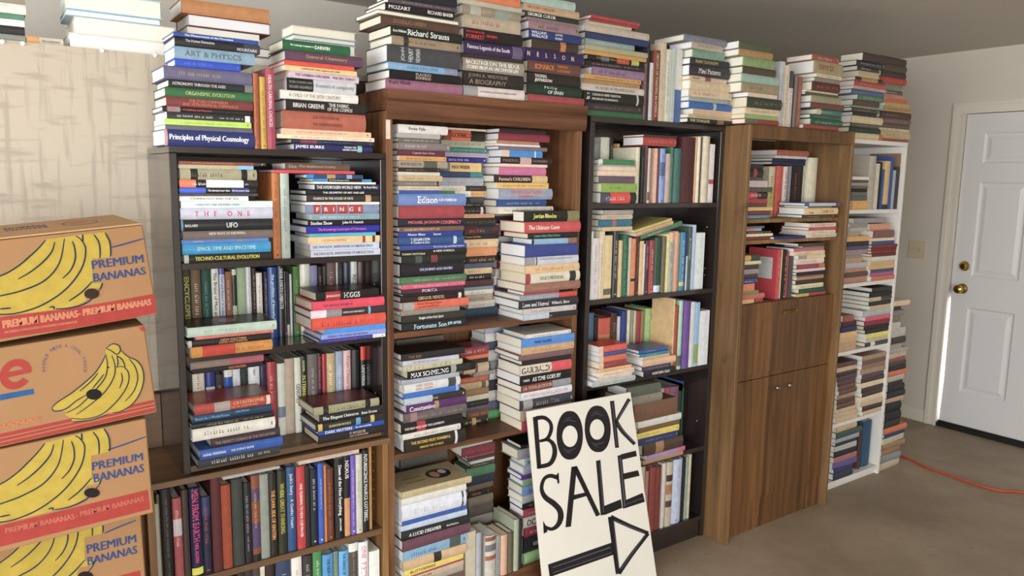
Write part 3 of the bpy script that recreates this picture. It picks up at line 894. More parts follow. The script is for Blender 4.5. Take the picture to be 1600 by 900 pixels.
stack('H2d','C19',.2,S2b,'pair at upper left, second shelf of walnut bookcase','biographies stacked in the walnut bookcase','''
55 85 425 ac9858 h -
95 85 372 a8a49c p -
130 85 420 6c5c50 h -
230 85 420 8c7c6c h -
330 85 420 5c4c48 h -
430 85 420 a09c94 h -
530 85 420 4c4844 h -
640 85 420 7c6c5c h -
740 85 420 5c4c48 h -
= 840 85''',depth=.088,gain=1.1,xmin=1.09)
stack('H2b','C19',.12,S2b,'middle recessed pile, second shelf of walnut bookcase','biographies stacked in the walnut bookcase','''
125 480 718 a8303c g ~|e0c8c8
172 540 700 e86c38 p -
198 540 740 332622 g ~|a89c84
230 530 735 ccac80 g -||.45-.55:6c4434
283 600 735 908880 g ~|c8c0b8
325 510 738 bc5830 h ~|ec8c5c
360 510 720 c0a474 g ~|8c7450|.75-.9:585450
405 510 738 94703f h -
443 555 732 ccc4a8 p -
478 550 730 26262a h ~|686870
518 550 728 605460 h -
545 560 738 704630 h ~|b88c5c
602 520 730 29241f g ~|d8c89c|.4-.55:c89c50
= 650 520''',depth=.16,gain=1)
stack('H2c','C20',-.04,S2b,'right front pile, second shelf of walnut bookcase','biographies stacked in the walnut bookcase','''
178 345 655 e4e0d8 g ~|585858
208 320 675 4490e8 p MARK WATERS:.24-.56|1c3c74
265 325 672 d4a470 h ~|b08450
318 312 668 805c60 h -
352 330 655 28241f h ~|a89468
388 318 652 e0d0b8 g GARIBALDI:.02-.58:B|2c201c|.6-1:ec4050
455 318 655 1b1b1d g AS TIME GOES BY:.22-.78:B/CURTIS:.04-.16|e8e8e8
520 320 655 844434 g LA TOYA JACKSON:.03-.6:B|d8b098|.62-1:989ca4
570 315 658 dce0e8 g MY FRIEND MICHAEL JACKSON:.05-.9|e09898
620 320 670 3c3d49 g ~|a8a094|.05-.22:a09c98
690 325 660 b49878 g ~|6c5440
760 335 660 b02c40 g ~|e0b0b0
= 828 335''',depth=.19,gain=1.0,xmax=1.825)
stack('H2e','C20',.15,S2b,'stack of page ends, second shelf of walnut bookcase','biographies stacked in the walnut bookcase','''
140 75 300 a0a4b8 g -
185 75 300 d8d4d0 g -
240 75 300 4c5468 g -
300 75 300 d0ccc4 g -
370 75 300 8c8c94 g -
430 75 300 d8d0cc g -
500 75 300 3c3c44 g -
570 75 300 c8c0bc g -
640 75 300 5c5c74 g -
705 75 300 48a050 g -
= 760 75''',depth=.14,gain=1.1)
# ---- walnut bookcase, third compartment
stack('H3a','C21',-.01,None,'left pile, third shelf of walnut bookcase','biographies stacked in the walnut bookcase','''
345 120 588 c4b07c h ~|a08c58
395 110 545 dcdcd4 g -
438 118 548 dce0ec g ~|c0c8dc|.93-.96:3c3c54
545 110 550 285cb4 p -
575 115 556 bccce4 p -
610 125 575 222626 g A LUCID DREAMER:.1-.56:B/Noel Hardson:.64-.82|dcdcdc
672 115 570 703e50 h -
748 105 540 7ab0d0 p ~|4c5ca4|.72-.9:4c5c54
805 130 545 d8ac78 g ~|8c6c48|.48-.6:302824
872 130 535 ecd430 p BUTTERMAN:.1-.6|5c5418
900 180 530 b82c60 p -
925 130 535 d0b088 p ROSSLYN:.2-.6|5c4430
960 130 535 a89c8c h -
= 1000 130''',depth=.17,gain=1,xmin=1.085)
stack('H3d','C21',.2,None,'small group behind the tan book, third walnut shelf','biographies stacked in the walnut bookcase','''
100 105 425 283658 g ~|8c94a4
148 105 430 a4c4a8 p -
175 110 420 b06a40 p -
210 110 420 5c5448 h -
300 110 420 8c7c6c h -
420 110 420 4c4444 h -
540 110 420 8c8478 h -
650 110 420 5c4c44 h -
760 110 420 7c746c h -
880 110 420 4c4444 h -
= 1000 110''',depth=.088,gain=0.9)
stack('H3b','C21',.15,None,'middle recessed pile, third shelf of walnut bookcase','biographies stacked in the walnut bookcase','''
125 440 755 40242a g ~|a88c98
168 510 728 a0c4a8 p -
185 525 765 84283a h ~|a84c54
240 560 755 8c4438 h -
258 560 755 48303c h ~|8c6c84
272 580 745 ccc8bc p -
293 580 765 4c4038 g ~|c8bca0
325 550 750 4c8458 h -
382 560 740 2a3444 h -
440 565 730 6c5c4c h -
475 570 700 261e1e g ~|c87c50
520 565 730 7c6c5c h -
580 565 730 5c4c44 h -
650 565 730 8c8478 h -
740 565 730 4c4038 h -
830 565 730 7c7468 h -
= 940 565''',depth=.135,gain=0.95,xmax=1.56)
stack('H3c','C22',.02,None,'right pile half behind the sale sign','biographies stacked in the walnut bookcase','''
205 370 570 26262a g ~|8c8c8c
235 350 570 a0a0a8 g -
285 395 570 a8c8dc g THE:.05-.2:B|202024
340 385 570 bcc0d8 g -
390 375 570 603c94 g -
418 385 570 8cb47c g -
460 378 570 74a0dc g ~|2c4c9c
515 375 570 b4bcbc g -
560 382 570 24262c g ~|a8b8b8
600 385 570 b8324c g ~|f0c0c0
650 385 570 dcdcd0 g OCEI:.1-.5:B|303030
715 388 570 ac284c g ~|f0c0c8
770 385 570 29292c g KENNEDY:.3-.8|b8b8b8
865 380 570 94c480 g -
= 930 380''',depth=.19,gain=1,xmax=1.825)
row('H3e','C22',.0,S2c,800,'upright group at foot of walnut bookcase','upright books at the foot of the walnut bookcase','''
30 92 640 ccc0a0 p -
96 128 640 a8acb4 h -
150 215 660 ccc4b4 g -||.03-.12:8c5440,.2-.35:70747c,.45-.55:a85c44
218 243 660 9ca0a0 p ~|5c5c5c
246 286 655 e0a884 h -
290 322 640 645a40 h -
324 354 560 a8b090 h -
358 376 560 24242a h -''',depth=.14,gain=1)
# ---- tall black bookcase shelves
stack('I1a','C23',.0,S3a,'left pile, top shelf of tall black bookcase','books in the tall black bookcase','''
382 225 545 34844a g -||0-.1:e4dccc
435 225 550 9ca4a0 p -
447 240 560 ecccb4 g ~|b07c6c
492 215 590 e8cca8 g ~|b88c64
540 225 545 6a5468 h -
608 235 583 8cb434 h ~|5c7c20
695 240 565 545068 g ~|f0c0b8|.25-.82:e83c38,.82-1:2a3032
= 800 240''',depth=.13,gain=1.1,xmin=1.893)
row('I1b','C23',.14,S3a,300,'short row behind left pile, top black bookcase shelf','books in the tall black bookcase','''
140 172 235 dcc8a8 h -||.0-.1:b04c40
176 232 262 88948c h -||.5-1:b03c44
236 318 205 e4dcc8 h -
322 356 215 332c28 h ~|b0a48c
362 418 265 eca830 p -
421 468 335 f0b440 p -||.0-.3:784078
492 545 280 4c9840 p -''',depth=.12,gain=1.2)
row('I1c','C23',.01,S3a,550,'upright row, top shelf of tall black bookcase','books in the tall black bookcase','''
562 600 300 d4ccac h -
603 636 310 2c3c30 h ~|8c9c80
642 668 300 5c4048 h -
674 735 308 ccc0ac g ~|5c4c44|.8-.95:6c5c54
738 762 310 ecb8a0 p -
768 785 315 803424 h -
790 840 312 7ca0dc g ~|44608c|.25-.5:4c6c9c
844 892 360 bca0a0 h -
896 914 315 2c8460 h ~|c8c080
918 984 310 3a6c66 h -
988 1112 200 54282a h -
1115 1134 200 ecb480 h -
1137 1164 200 ecdcc0 h -
1166 1180 200 3c3838 h -
1184 1246 195 d4c8a8 h -
1250 1296 270 e8e0e4 p -||.6-.68:c84c58''',depth=.19,gain=1.1)
stack('I1d','C23',.0,None,'red-spined pair resting on uprights in tall black bookcase','books in the tall black bookcase','''
178 640 950 4a3832 h -
198 645 945 b43834 h ~|d87868
= 282 645''',depth=.2,gain=1.1,rot=0)
row('I2','C24',.01,S3b,600,'upright row, second shelf of tall black bookcase','books in the tall black bookcase','''
105 140 250 dcdcdc p ~|a8a0a8
145 214 315 d8d0d4 p ~|a8a0a0
218 264 230 dccca8 p ~|a86c54
268 340 290 e0c484 p -||.85-.95:6c6450
355 400 260 36383c g ~|b0b0b0
402 434 335 d4b474 h -
438 488 285 246848 h ~|5c9c74
492 518 310 c8c4b0 p -
520 560 320 e88044 p -||.7-.75:3c2c24
563 590 300 4c2a24 h ~|b09080
594 634 330 e4bc84 p -
637 651 370 ece8e8 p -
655 686 340 50303c g ~|c8a8b4
688 732 335 a4303a g ~|e8c8c8
737 800 310 24503a g ~|b8ccb8|.86-.98:d0d8ec
803 838 300 706854 h -
842 868 275 ecdc78 p -
872 920 260 a8b4b0 g ~|8c6850|0-.15:e8b48c
923 948 250 e4ac88 p -
952 972 265 b88448 h -
975 1025 260 2488b4 g ~|e0d8b8|.85-.92:d8c050
1028 1044 265 343c74 p -||.4-1:c8d4f0
1050 1084 210 486050 g ~|c8d8c0
1088 1114 190 b4ccf8 p -
1118 1202 265 dce8ff p -''',depth=.19,gain=1.1)
stack('I2b','C24',.01,None,'pile lying on uprights, second black bookcase shelf','books in the tall black bookcase','''
50 265 580 a89e92 h ~|c8c0b4
95 235 598 ccb894 h ~|8c4c38
140 225 530 2c7490 h -||.4-.5:b8605c
210 240 580 d4b880 h -
= 250 240''',depth=.18,gain=1.1,rot=.02,xmin=1.895)
row('I3','C25',.12,S3c,300,'upright row, third shelf of tall black bookcase','books in the tall black bookcase','''
82 104 200 d4c8a0 h -
106 130 195 3c3c2c h -
134 190 190 4c6c90 h -||.6-1:b84c40
194 226 230 2c2824 h ~|b8b0a0
232 354 245 dc5438 g -||.3-.9:e08c5c
360 420 190 4c2c22 h ~|a88c6c
425 454 225 ccccc8 h -
458 510 170 24408c h -
515 545 160 dccca8 h -
555 580 160 8c9884 h -
583 605 165 c8b88c h ~|6c5c3c
607 655 170 a03438 h -||.8-.86:e8c0a0
658 692 170 94743f h -
696 756 145 8cb468 h ~|b8d494
762 824 145 e8c078 g ~|b88438|.1-.2:c83024
827 864 155 d4d8d4 h ~|848480
867 886 165 1c1c1c h -
889 974 165 c8dcd8 p -
''',depth=.13,gain=1.15)
row('I3c','C25',.0,S3c,300,'tall upright group, third shelf of tall black bookcase','books in the tall black bookcase','''
976 990 47 d8b070 h -
992 1030 115 a04028 h -
1035 1076 65 a0ccb0 g -||.8-.95:4c6c4c
1080 1146 70 6c4498 h -
1150 1192 80 d4d4d4 p -
1195 1240 85 8cbcec p -||.65-.95:8ca848
1245 1340 170 dce0ff p -''',depth=.13,gain=1.15)
stack('I3a','C25',-.03,S3c,'left front pile, third shelf of tall black bookcase','books in the tall black bookcase','''
480 240 520 ec4830 p ~|e88c74|0-.15:ecc8a4
540 245 515 464c90 p ~|8c90b4|0-.15:ecc8a4
585 245 515 e4642c p ~|e89c74|0-.15:ecc8a4
642 240 515 a03838 p ~|c87c6c|0-.15:ecc8a4
710 215 560 ecb878 p ~|9c5c34
742 240 588 ecd4b4 p ~|b48c74
795 215 570 e4ccbc p ~|b46464
835 180 600 b8c4c0 g ~|8c9494
= 890 180''',depth=.16,gain=1.0,xmin=1.89,rot=.015)
stack('I3b','C25',-.03,S3c,'right front pile, third shelf of tall black bookcase','books in the tall black bookcase','''
553 645 940 2c5cb0 g ~|d8b878
588 645 935 1f8ca0 g ~|a8d8c8
615 680 950 d8bc94 p ~|8c7454
645 680 1000 ecb88c h -
715 675 960 48405c g ~|a8a4c8
762 695 1045 26242c g NORTHERN TALES:.25-.8|dcdce0
= 825 695''',depth=.15,gain=1.0,rot=.015)
row('I4','C26',.135,S3d,300,'upright row, fourth shelf of tall black bookcase','books in the tall black bookcase','''
392 420 120 d8d4cc p -
423 446 115 c85c68 p -
449 492 110 945c7c h -
494 526 130 24402c h -
530 558 108 2c7440 g ~|c8d8a0|.5-1:2c5c28
560 574 85 1c281e g ~|c8d0c0
577 598 72 346cb4 g ~|d0e0f0''',depth=.16,gain=1.15)
stack('I4a','C26',-.03,S3d,'brown-topped pile beside the sale sign','books in the tall black bookcase','''
100 250 420 b4b09c h -
130 250 410 5c6450 h -
180 250 420 8c8474 h -
215 285 490 7c5438 h -
295 300 510 dcd8d0 p -
326 300 500 7c5c2c h -
350 300 500 ecd034 p ~|8c7c1c
378 305 495 2c3c70 p ~|8c94b0
405 330 520 543c28 g -||.3-.5:a87c4c
458 345 530 ac8cbc p -||.8-1:d8608c
484 330 525 b88c58 h -
= 505 330''',depth=.17,gain=1.0,xmin=1.89,rot=.015)
row('I5','C26',.01,S3e,600,'lowest upright row of tall black bookcase','books in the tall black bookcase','''
270 300 500 8c4438 h -
303 336 500 c8b89c h -
340 355 520 b87c68 h -
357 388 500 983a2c h -
390 414 498 883028 h -
417 434 480 d8d4c8 h -
437 468 475 ccbca0 g -||.2-.3:4c3028,.35-.5:b87848,.6-.7:604030
471 514 465 c4d0f0 g ~|a0a4c4
517 529 455 1c1f22 h -
531 544 450 a0b0a0 p -
546 557 440 d4d0a8 p -''',depth=.2,gain=1)
# ---- oak cabinet shelves
stack('J1a','C27',-.07,S4a,'left pile, top shelf of oak cabinet','books in the oak cabinet','''
352 185 290 34303a h -
395 180 300 1f1c1e g -||.3-.55:b03034
470 170 300 5c5450 h -
500 165 340 ccb4bc p -
558 165 375 5c5850 h -
600 160 340 cc3838 g ~|e8d0d0|.5-1:342828
660 160 335 ac3c40 h -
702 155 330 603c40 g -
735 150 380 ecb86c h -
768 150 365 702a30 g ~|b06c6c
805 150 355 58809c g ~|c8d8e0
= 840 150''',depth=.16,gain=1.1,xmin=2.655,rot=.01)
row('J1b','C27',.04,S4a,550,'upright row, top shelf of oak cabinet','books in the oak cabinet','''
345 400 395 ccc49c g ~|b07034|.4-1:b4b04c
412 470 388 d44c3c h -
475 512 395 e4c8c0 g ~|2c2424
520 542 390 8c888c h -
546 600 380 1e1a1a g ~|d03c3c
602 646 380 2a2622 h -
651 664 385 d0c4a0 p -
680 762 315 e8dcbc h -''',depth=.17,gain=1.2)
stack('J1c','C27',.03,None,'navy-bottomed pile on uprights in oak cabinet','books in the oak cabinet','''
245 425 695 b85c3c h ~|dc9c7c
296 410 690 d0d0d0 p -
318 385 670 2e3050 h -
348 385 670 303454 h -
= 378 385''',depth=.17,gain=1.2,rot=0)
stack('J1d','C27',-.11,S4a,'right front pile, top shelf of oak cabinet','books in the oak cabinet','''
710 665 980 46589c g -||.1-.85:c8c8e0
738 690 900 4c7460 p -
756 665 955 f0cc84 g KARL:.12-.35:b/DARE FILE:.5-.85|c03c2c
815 650 920 383430 g ~|b0b8a8
= 845 650''',depth=.17,gain=1.05,rot=.02)
stack('J2a','C28',-.08,S4b,'left pile, thin middle shelf of oak cabinet','books in the oak cabinet','''
62 170 355 586c90 h -
84 165 330 cc7c58 p -||.6-1:a0a0a0
113 155 420 28201f g ~|c8c0b8
140 155 438 f0d8a8 p -
168 155 440 7c3830 h -
= 205 155''',depth=.16,gain=1.1,xmin=2.655,rot=.01)
stack('J2b','C28',-.1,S4b,'right pile, thin middle shelf of oak cabinet','books in the oak cabinet','''
45 805 1070 ecccb4 g ~|c84c44
88 805 1085 c8343c g ~|f0c8c0
120 800 1075 f0dcc0 g ~|8c6c60
153 795 1085 e4d4bc p ~|8c7c60
= 192 795''',depth=.2,gain=1.0,rot=.02)
stack('J2c','C28',-.1,S4b,'lone navy book lying in oak cabinet','books in the oak cabinet','''
168 455 765 2c3070 h -
= 197 455''',depth=.15,gain=1.1,rot=0)
stack('J3a','C28',-.08,S4c,'left pile, lowest open shelf of oak cabinet','books in the oak cabinet','''
345 140 310 dca838 g -||.45-1:384438
405 140 320 e0d0a4 h -
440 140 300 44363c g -
488 135 300 a09088 h -
538 135 290 543c4c h -
580 130 275 2c4480 g ~|c0d0e8
635 125 255 e47848 p ~|8c3c24
710 120 300 78884c p -
742 118 350 cc6450 h -
795 118 340 282422 g -||.05-.6:dcb464,.65-1:a83038
= 838 118''',depth=.16,gain=1.1,xmin=2.655,rot=.01)
row('J3b','C28',-.06,S4c,560,'upright group beside red cover in oak cabinet','books in the oak cabinet','''
472 512 322 c42c3c g ~|e89c94
514 528 322 e8d48c p -
532 572 325 1f1a1a g ~|e8b060
575 598 345 c03844 h -
602 640 385 44444a g -''',depth=.17,gain=1.15,lean=0)
stack('J3c','C28',-.08,S4c,'right pile, lowest open shelf of oak cabinet','books in the oak cabinet','''
262 705 965 4c2c34 g ~|d84448
290 740 950 4c7c4c g -
312 650 950 c86070 p -
345 655 965 ecd0a4 g ~|c8603c
388 660 965 e8cc8c p -||0-.3:a8a090
425 650 955 ecd4c8 g ~|c04454
482 645 955 a03448 g ~|e0b8b8|.78-1:c07c30
528 640 965 ecccd0 p -
556 645 965 26263a h -
595 610 950 8c3434 p -
608 610 945 b0905c h -
640 615 935 443834 h -
678 680 945 ecdca4 g ~|9c8458
720 710 965 24544a h -
772 685 975 b82c34 g -||.0-.4:d0b040
= 805 685''',depth=.18,gain=1.05,rot=.015,xmax=3.34)
# ---- white bookcase shelves
stack('K1a','C30',-.02,S5a,'left pile, top shelf of white bookcase','books in the white bookcase','''
232 125 225 ece0d4 h -
252 120 225 58544f h -
268 120 225 a89c90 h -
288 120 222 786458 h -
304 120 222 26211f h -
324 120 222 706c64 h -
345 120 225 586a60 h -
375 120 235 eca838 h -
= 428 120''',depth=.18,gain=1.15,rot=.01,xmin=3.45)
row('K1b','C30',-.02,S5a,300,'upright row, top shelf of white bookcase','books in the white bookcase','''
215 254 125 b4a898 h -
257 276 170 d0c4ac p -
279 289 160 241f24 h -
291 303 205 2c5490 h -
305 340 155 d0ac64 h -||.9-1:3c3430
343 356 130 2c50a4 h -
359 374 210 a0a8b4 p -
377 394 190 403c40 h -
396 415 110 94704c h -''',depth=.17,gain=1.15)
stack('K2a','C30',-.02,S5b,'left pile, second shelf of white bookcase','books in the white bookcase','''
485 130 320 90908f p -
515 110 230 8c8c8c p -
540 105 225 b8b4a8 h -
562 100 165 a8947c p -
592 97 225 eca83c p -
622 98 220 3a3034 h -
650 95 218 58506c h -
672 92 215 a07c98 p -
698 90 175 8c8864 p -
722 88 180 c88c64 p -
748 85 220 b8b8bc h -
780 83 210 b87c64 p -
805 80 215 6c4c44 h -
835 80 215 b87c64 p -
= 868 80''',depth=.17,gain=1.15,rot=.015,xmin=3.45)
stack('K2b','C30',-.035,S5b,'right pile, second shelf of white bookcase','books in the white bookcase','''
515 230 345 e08c6c g -
555 245 365 804840 g -
600 240 370 ecd0a4 p -
617 245 370 345c8c h -
640 240 390 8c2828 h -
658 240 385 782222 h -
676 240 382 8c2a28 h -
692 240 378 782424 h -
710 240 380 dcd8d0 p -
735 230 375 d4ac70 p -
763 225 375 e0b04c p -
785 230 370 34406c p -
806 228 370 b8488c p -
825 230 390 d06838 p -
= 853 230''',depth=.17,gain=1.1,rot=.015)
stack('K3a','C31',-.03,S5c,'tall right pile, third shelf of white bookcase','books in the white bookcase','''
55 200 290 3a322e h -
75 185 290 282220 h -
95 185 290 ccb48c g -||.5-1:302824
112 185 290 363434 h -
130 185 290 ccb080 p -
150 160 280 b4bcbc h -
176 168 272 ec4c6c h -
194 165 268 90283c h -
214 165 268 282628 h -
230 168 265 2c2a2a h -
246 170 262 ecdc34 p -
264 168 260 d0bc84 p -
282 165 270 30303a g -||.2-.4:d8d8e0
= 300 165''',depth=.2,gain=1.1,rot=.015)
stack('K3b','C31',-.03,S5c,'low left pile, third shelf of white bookcase','books in the white bookcase','''
168 75 110 a85c44 h -
196 70 130 50283a h -
218 66 130 303464 h -
240 64 130 ecb860 p -
262 62 130 dcac70 p -
284 60 130 c89c68 p -
= 320 60''',depth=.18,gain=1.1,rot=.015,xmin=3.45)
for q,(xa,xb,nn) in enumerate(((50,132,13),(146,262,13))):
    rr=random.Random(q+5); L=[]
    y=352+q*4
    for k in range(nn):
        L.append('%g %g %g %s p -'%(y,xa+rr.uniform(-3,6),xb+rr.uniform(-8,4),rr.choice(['5c3430','3c2420','6c4434','d0b088','e4cca4','8c6850','4c3048','a88460'])))
        y+=19
    stack('K4'+'ab'[q],'C31',-.03+.0*q,S5d,('left','right')[q]+' pile of paperbacks, fourth white bookcase shelf','books in the white bookcase','\n'.join(L)+'\n= %g %g'%(y,xa),depth=.12,gain=1.15,rot=.03,xmin=3.45)
stack('K5a','C31',-.03,S5e,'left pile, lowest shelf of white bookcase','books in the white bookcase','''
612 50 100 6c7c78 h -
640 45 130 ccac80 h -
665 42 150 3a5c50 h -
690 42 140 a0a8c0 p -
708 42 130 2c3438 h -
722 40 130 b8b8b8 p -
745 38 125 2c3034 h -
768 36 130 b46c70 p -
790 34 130 6c589c p -
815 34 110 34406c h -
835 34 110 3c3c50 h -
= 862 34''',depth=.18,gain=1.1,rot=.03,xmin=3.45)
row('K5b','C31',.0,S5e,700,'upright pair, lowest shelf of white bookcase','books in the white bookcase','''
136 150 630 50342c h -
156 188 612 205478 h -''',depth=.2,gain=1.1)
stack('K6','C31',-.02,0,'tall pile standing on floor beside white bookcase','pile on the floor beside the white bookcase','''
112 275 343 ecd0ac h -
134 275 300 38343a h -
152 275 330 90887f h -
176 275 300 8c8070 h -
200 276 310 ccc4b4 p -
225 276 335 c8c0b4 p -
262 275 330 4c4440 h -
290 272 320 a89c88 p -
312 268 342 b8b0a4 h -
330 268 340 d0b4a0 p -
350 266 330 a05c44 h -
366 264 335 504c50 h -
384 262 335 3c3434 h -
404 262 338 ec7440 h -
424 262 325 c8bca4 h -
446 262 320 3c3832 h -
464 262 330 302e32 h -
490 258 330 34343a h -
516 256 325 cca480 p -
536 252 312 2c2c2a h -
575 248 310 2a2c2c h -
612 246 310 3a3c3a h -
640 245 335 e87434 h -
664 245 330 2c4474 h -
682 240 330 d4d0ac p -
706 240 328 a8845c h -
730 235 310 b07c4c h -
755 230 310 90969c h -
785 228 305 d0bca0 h -
= 812 228''',depth=.2,gain=1.0,rot=.04,xmin=4.035)
# ------------------------------------------------------------------ settle the books
def rowtop(keys,x0,x1,base,y0=None):
    rs=[b for b in BOOKS if b['key'] in keys and b['x']<x1 and b['x']+b['T']>x0]
    for b in rs:
        if b['z']+b['L']>base-.0006: b['L']=base-.0006-b['z']
    if rs:
        for b in sorted(rs,key=lambda b:-b['z']-b['L'])[:2]: b['L']=base-.0006-b['z']
# piles without a surface of their own sit as high as the compartment lets them
_T0={'F1':1.641,'F3':1.076,'G':.741,'H3':.669,'I1':1.801,'I2':1.483,'J1':1.77}
for sk in ('F1d','F3c','G3','G4','I1d','I2b','J1c','H3a','H3b','H3c','H3d'):
    bb=[b for b in BOOKS if b['key']==sk]; t_=max(b['z']+b['T'] for b in bb)-_T0.get(sk[:2],_T0.get(sk[0],9))+.004
    if t_>0:
        for b in bb: b['z']-=t_
for sk,rk in (('F1d',('F1b',)),('F3c',('F3',)),('G3',('G1',)),('G4',('G1',)),('I1d',('I1c',)),('I2b',('I2',)),('J1c',('J1b',))):
    bb=[b for b in BOOKS if b['key']==sk]; base=min(b['z'] for b in bb)
    rowtop(rk,min(b['x'] for b in bb),max(b['x']+b['L'] for b in bb),base)
def fill(key,surf):
    bb=[b for b in BOOKS if b['key']==key]; low=min(b['z'] for b in bb); lo=min(bb,key=lambda b:b['z'])
    n=max(1,round((low-surf)/.03)); t=(low-surf)/n; r=random.Random(key+'f')
    if t<.004: 
        for b in bb: b['z']+=surf-low
        return
    for k in range(n):
        c=dict(lo); c.update(z=surf+k*t,T=t-.0004,text='-',bands=[],col=r.choice(['8c8478','4c4c54','c8c0b0','6c4c40','34405c']),seed=key+'f%d'%k,filler=True); BOOKS.append(c)
for k in ('H3a','H3b','H3c','H3d'): fill(k,S2c)
# keep every pile inside its compartment and clear of its neighbours
TOPS={'F1':1.641,'F2':1.331,'F3':1.076,'G2':.434,'G':.741,'H1':1.765,'H2':1.075,'H3':.669,'I1':1.801,'I2':1.483,'I3':1.117,'I4':.781,'I5':.408,'J1':1.770,'J2':1.418,'J3':1.327,'K1':1.789,'K2':1.445,'K3':1.073,'K4':.722,'K5':.344}
XRS={'A':(.40,1.037),'Z':(-2,1.036),'F':(.4405,1.0215),'G':(.342,1.015),'H':(1.065,1.801),'I':(1.8855,2.5845),'J':(2.634,3.3600),'K':(3.441,4.001)}
for b in BOOKS:
    k=b['key']
    if k=='K6' or k[0] not in XRS: continue
    x0,x1=XRS[k[0]]; w='T' if b['up'] else 'L'
    if b['rot'] and not b['up']: m_=.5*b['D']*abs(math.sin(b['rot']))+.001; x0+=m_; x1-=m_
    if b['x']<x0:
        if b['up']: b['x']=x0
        else: b['L']-=x0-b['x']; b['x']=x0
    if b['x']+b[w]>x1:
        if b['up']: b['x']=min(b['x'],x1-.006); b['T']=min(b['T'],x1-b['x'])
        else:
            if b['y']<-.02 and k[0]=='H' : pass
            b['L']=x1-b['x']
    if k[0]!='Z' and b['y']+b['D']>.286: b['D']=.286-b['y']
    top=TOPS.get(k[:2],TOPS.get(k[0],9))
    if b['up']: b['L']=min(b['L'],top-.002-b['z'])
BOOKS[:]=[b for b in BOOKS if b['key']=='K6' or b['up'] or b['z']+b['T']<TOPS.get(b['key'][:2],TOPS.get(b['key'][0],9))]
def dims(b): w_=0 if b['up'] else .5*b['D']*abs(math.sin(b['rot'])); return (b['x']-w_,b['x']+w_+(b['T'] if b['up'] else b['L']),b['y']-.0085,b['y']+b['D'],b['z'],b['z']+(b['L'] if b['up'] else b['T']))
for _ in range(3):
    for ia,a in enumerate(BOOKS):
        for c in BOOKS[ia+1:]:
            if a['key']==c['key']: continue
            p,q=dims(a),dims(c)
            if min(p[1],q[1])-max(p[0],q[0])<.0005 or min(p[3],q[3])-max(p[2],q[2])<.0005 or min(p[5],q[5])-max(p[4],q[4])<.0005: continue
            ox=min(p[1],q[1])-max(p[0],q[0]); oy=min(p[3],q[3])-max(p[2],q[2])
            f,g=(a,c) if p[2]<q[2] else (c,a)      # f in front
            if oy<ox and f['D']-oy>.07: f['D']-=oy+.001; continue
            l,r_=(a,c) if p[0]<q[0] else (c,a)
            re_=r_['x']+(r_['T'] if r_['up'] else r_['L'])
            if not l['up'] and re_<l['x']+l['L']-.004 and l['x']+l['L']-re_>.08 and re_-l['x']<.07: k_=re_+.003-l['x']; l['x']+=k_; l['L']-=k_
            elif not l['up'] and r_['x']-l['x']>.08: l['L']=r_['x']-.003-l['x']
            elif not r_['up'] and r_['L']-ox>.08: r_['L']-=ox+.0008; r_['x']+=ox+.0008
            elif l['up'] and l['T']-ox>.006: l['T']-=ox+.0005
            elif r_['up'] and r_['T']-ox>.006: r_['T']-=ox+.0005; r_['x']+=ox+.0005
            elif f['D']-oy>.03: f['D']-=oy+.001
for key in set(b['key'] for b in BOOKS):
    bs=[b for b in BOOKS if b['key']==key and not b.get('filler')]; bs.sort(key=lambda b:b['x'] if b['up'] else -b['z'])
    for i_,b in enumerate(bs): b['i']=i_+1; b['n']=len(bs)+(sum(1 for q in BOOKS if q['key']==key and q.get('filler')) and 40)
def px_area(b):
    c=Vector((b['x'],b['y']+D,b['z']-H)); f=c.dot(FW)
    return b['L']*b['T']*(F/f)**2
# three books lying askew over the second black shelf
_t=[((588,300),(930,152),.014,'d8a880'),((585,280),(925,128),.011,'d0bc58'),((628,330),(1015,196),.020,'4c8460')]
zs_=None
for q,((xa,ya),(xb,yb_),T_,cc) in enumerate(_t):
    a_=onY(*cpx('C24',xa,ya),-.0); e_=onY(*cpx('C24',xb,yb_),-.0); L_=math.hypot(e_[0]-a_[0],e_[1]-a_[1])
    ang=math.atan2(e_[1]-a_[1],e_[0]-a_[0])
    if q==0: base_=(a_,ang); 
    if q==1:
        a_,ang=base_; n_=(-math.sin(ang),math.cos(ang)); a_=(a_[0]+n_[0]*.0142,a_[1]+n_[1]*.0142)
    if q==2:
        lo_=(a_,ang)
        n_=(-math.sin(ang),math.cos(ang))
    BOOKS.append(dict(key='I2t',up=False,x=a_[0],y=.004+.004*q,z=a_[1],L=L_,D=.15,T=T_,rot=0,lean=0,tilt=ang,col=cc,k='h',text='~' if q!=1 else '-',tc='',bands=[],gain=1.1,i=q+1,n=3,place='',group='books in the tall black bookcase',seed='tilt%d'%q,lab=['peach book lying askew in the second shelf of the black bookcase','mustard yellow book lying askew, uppermost on second shelf of black bookcase','green book lying askew directly on the uprights, second black bookcase shelf'][q]))
(lx,lz),la=lo_; (ux,uz),ua=base_
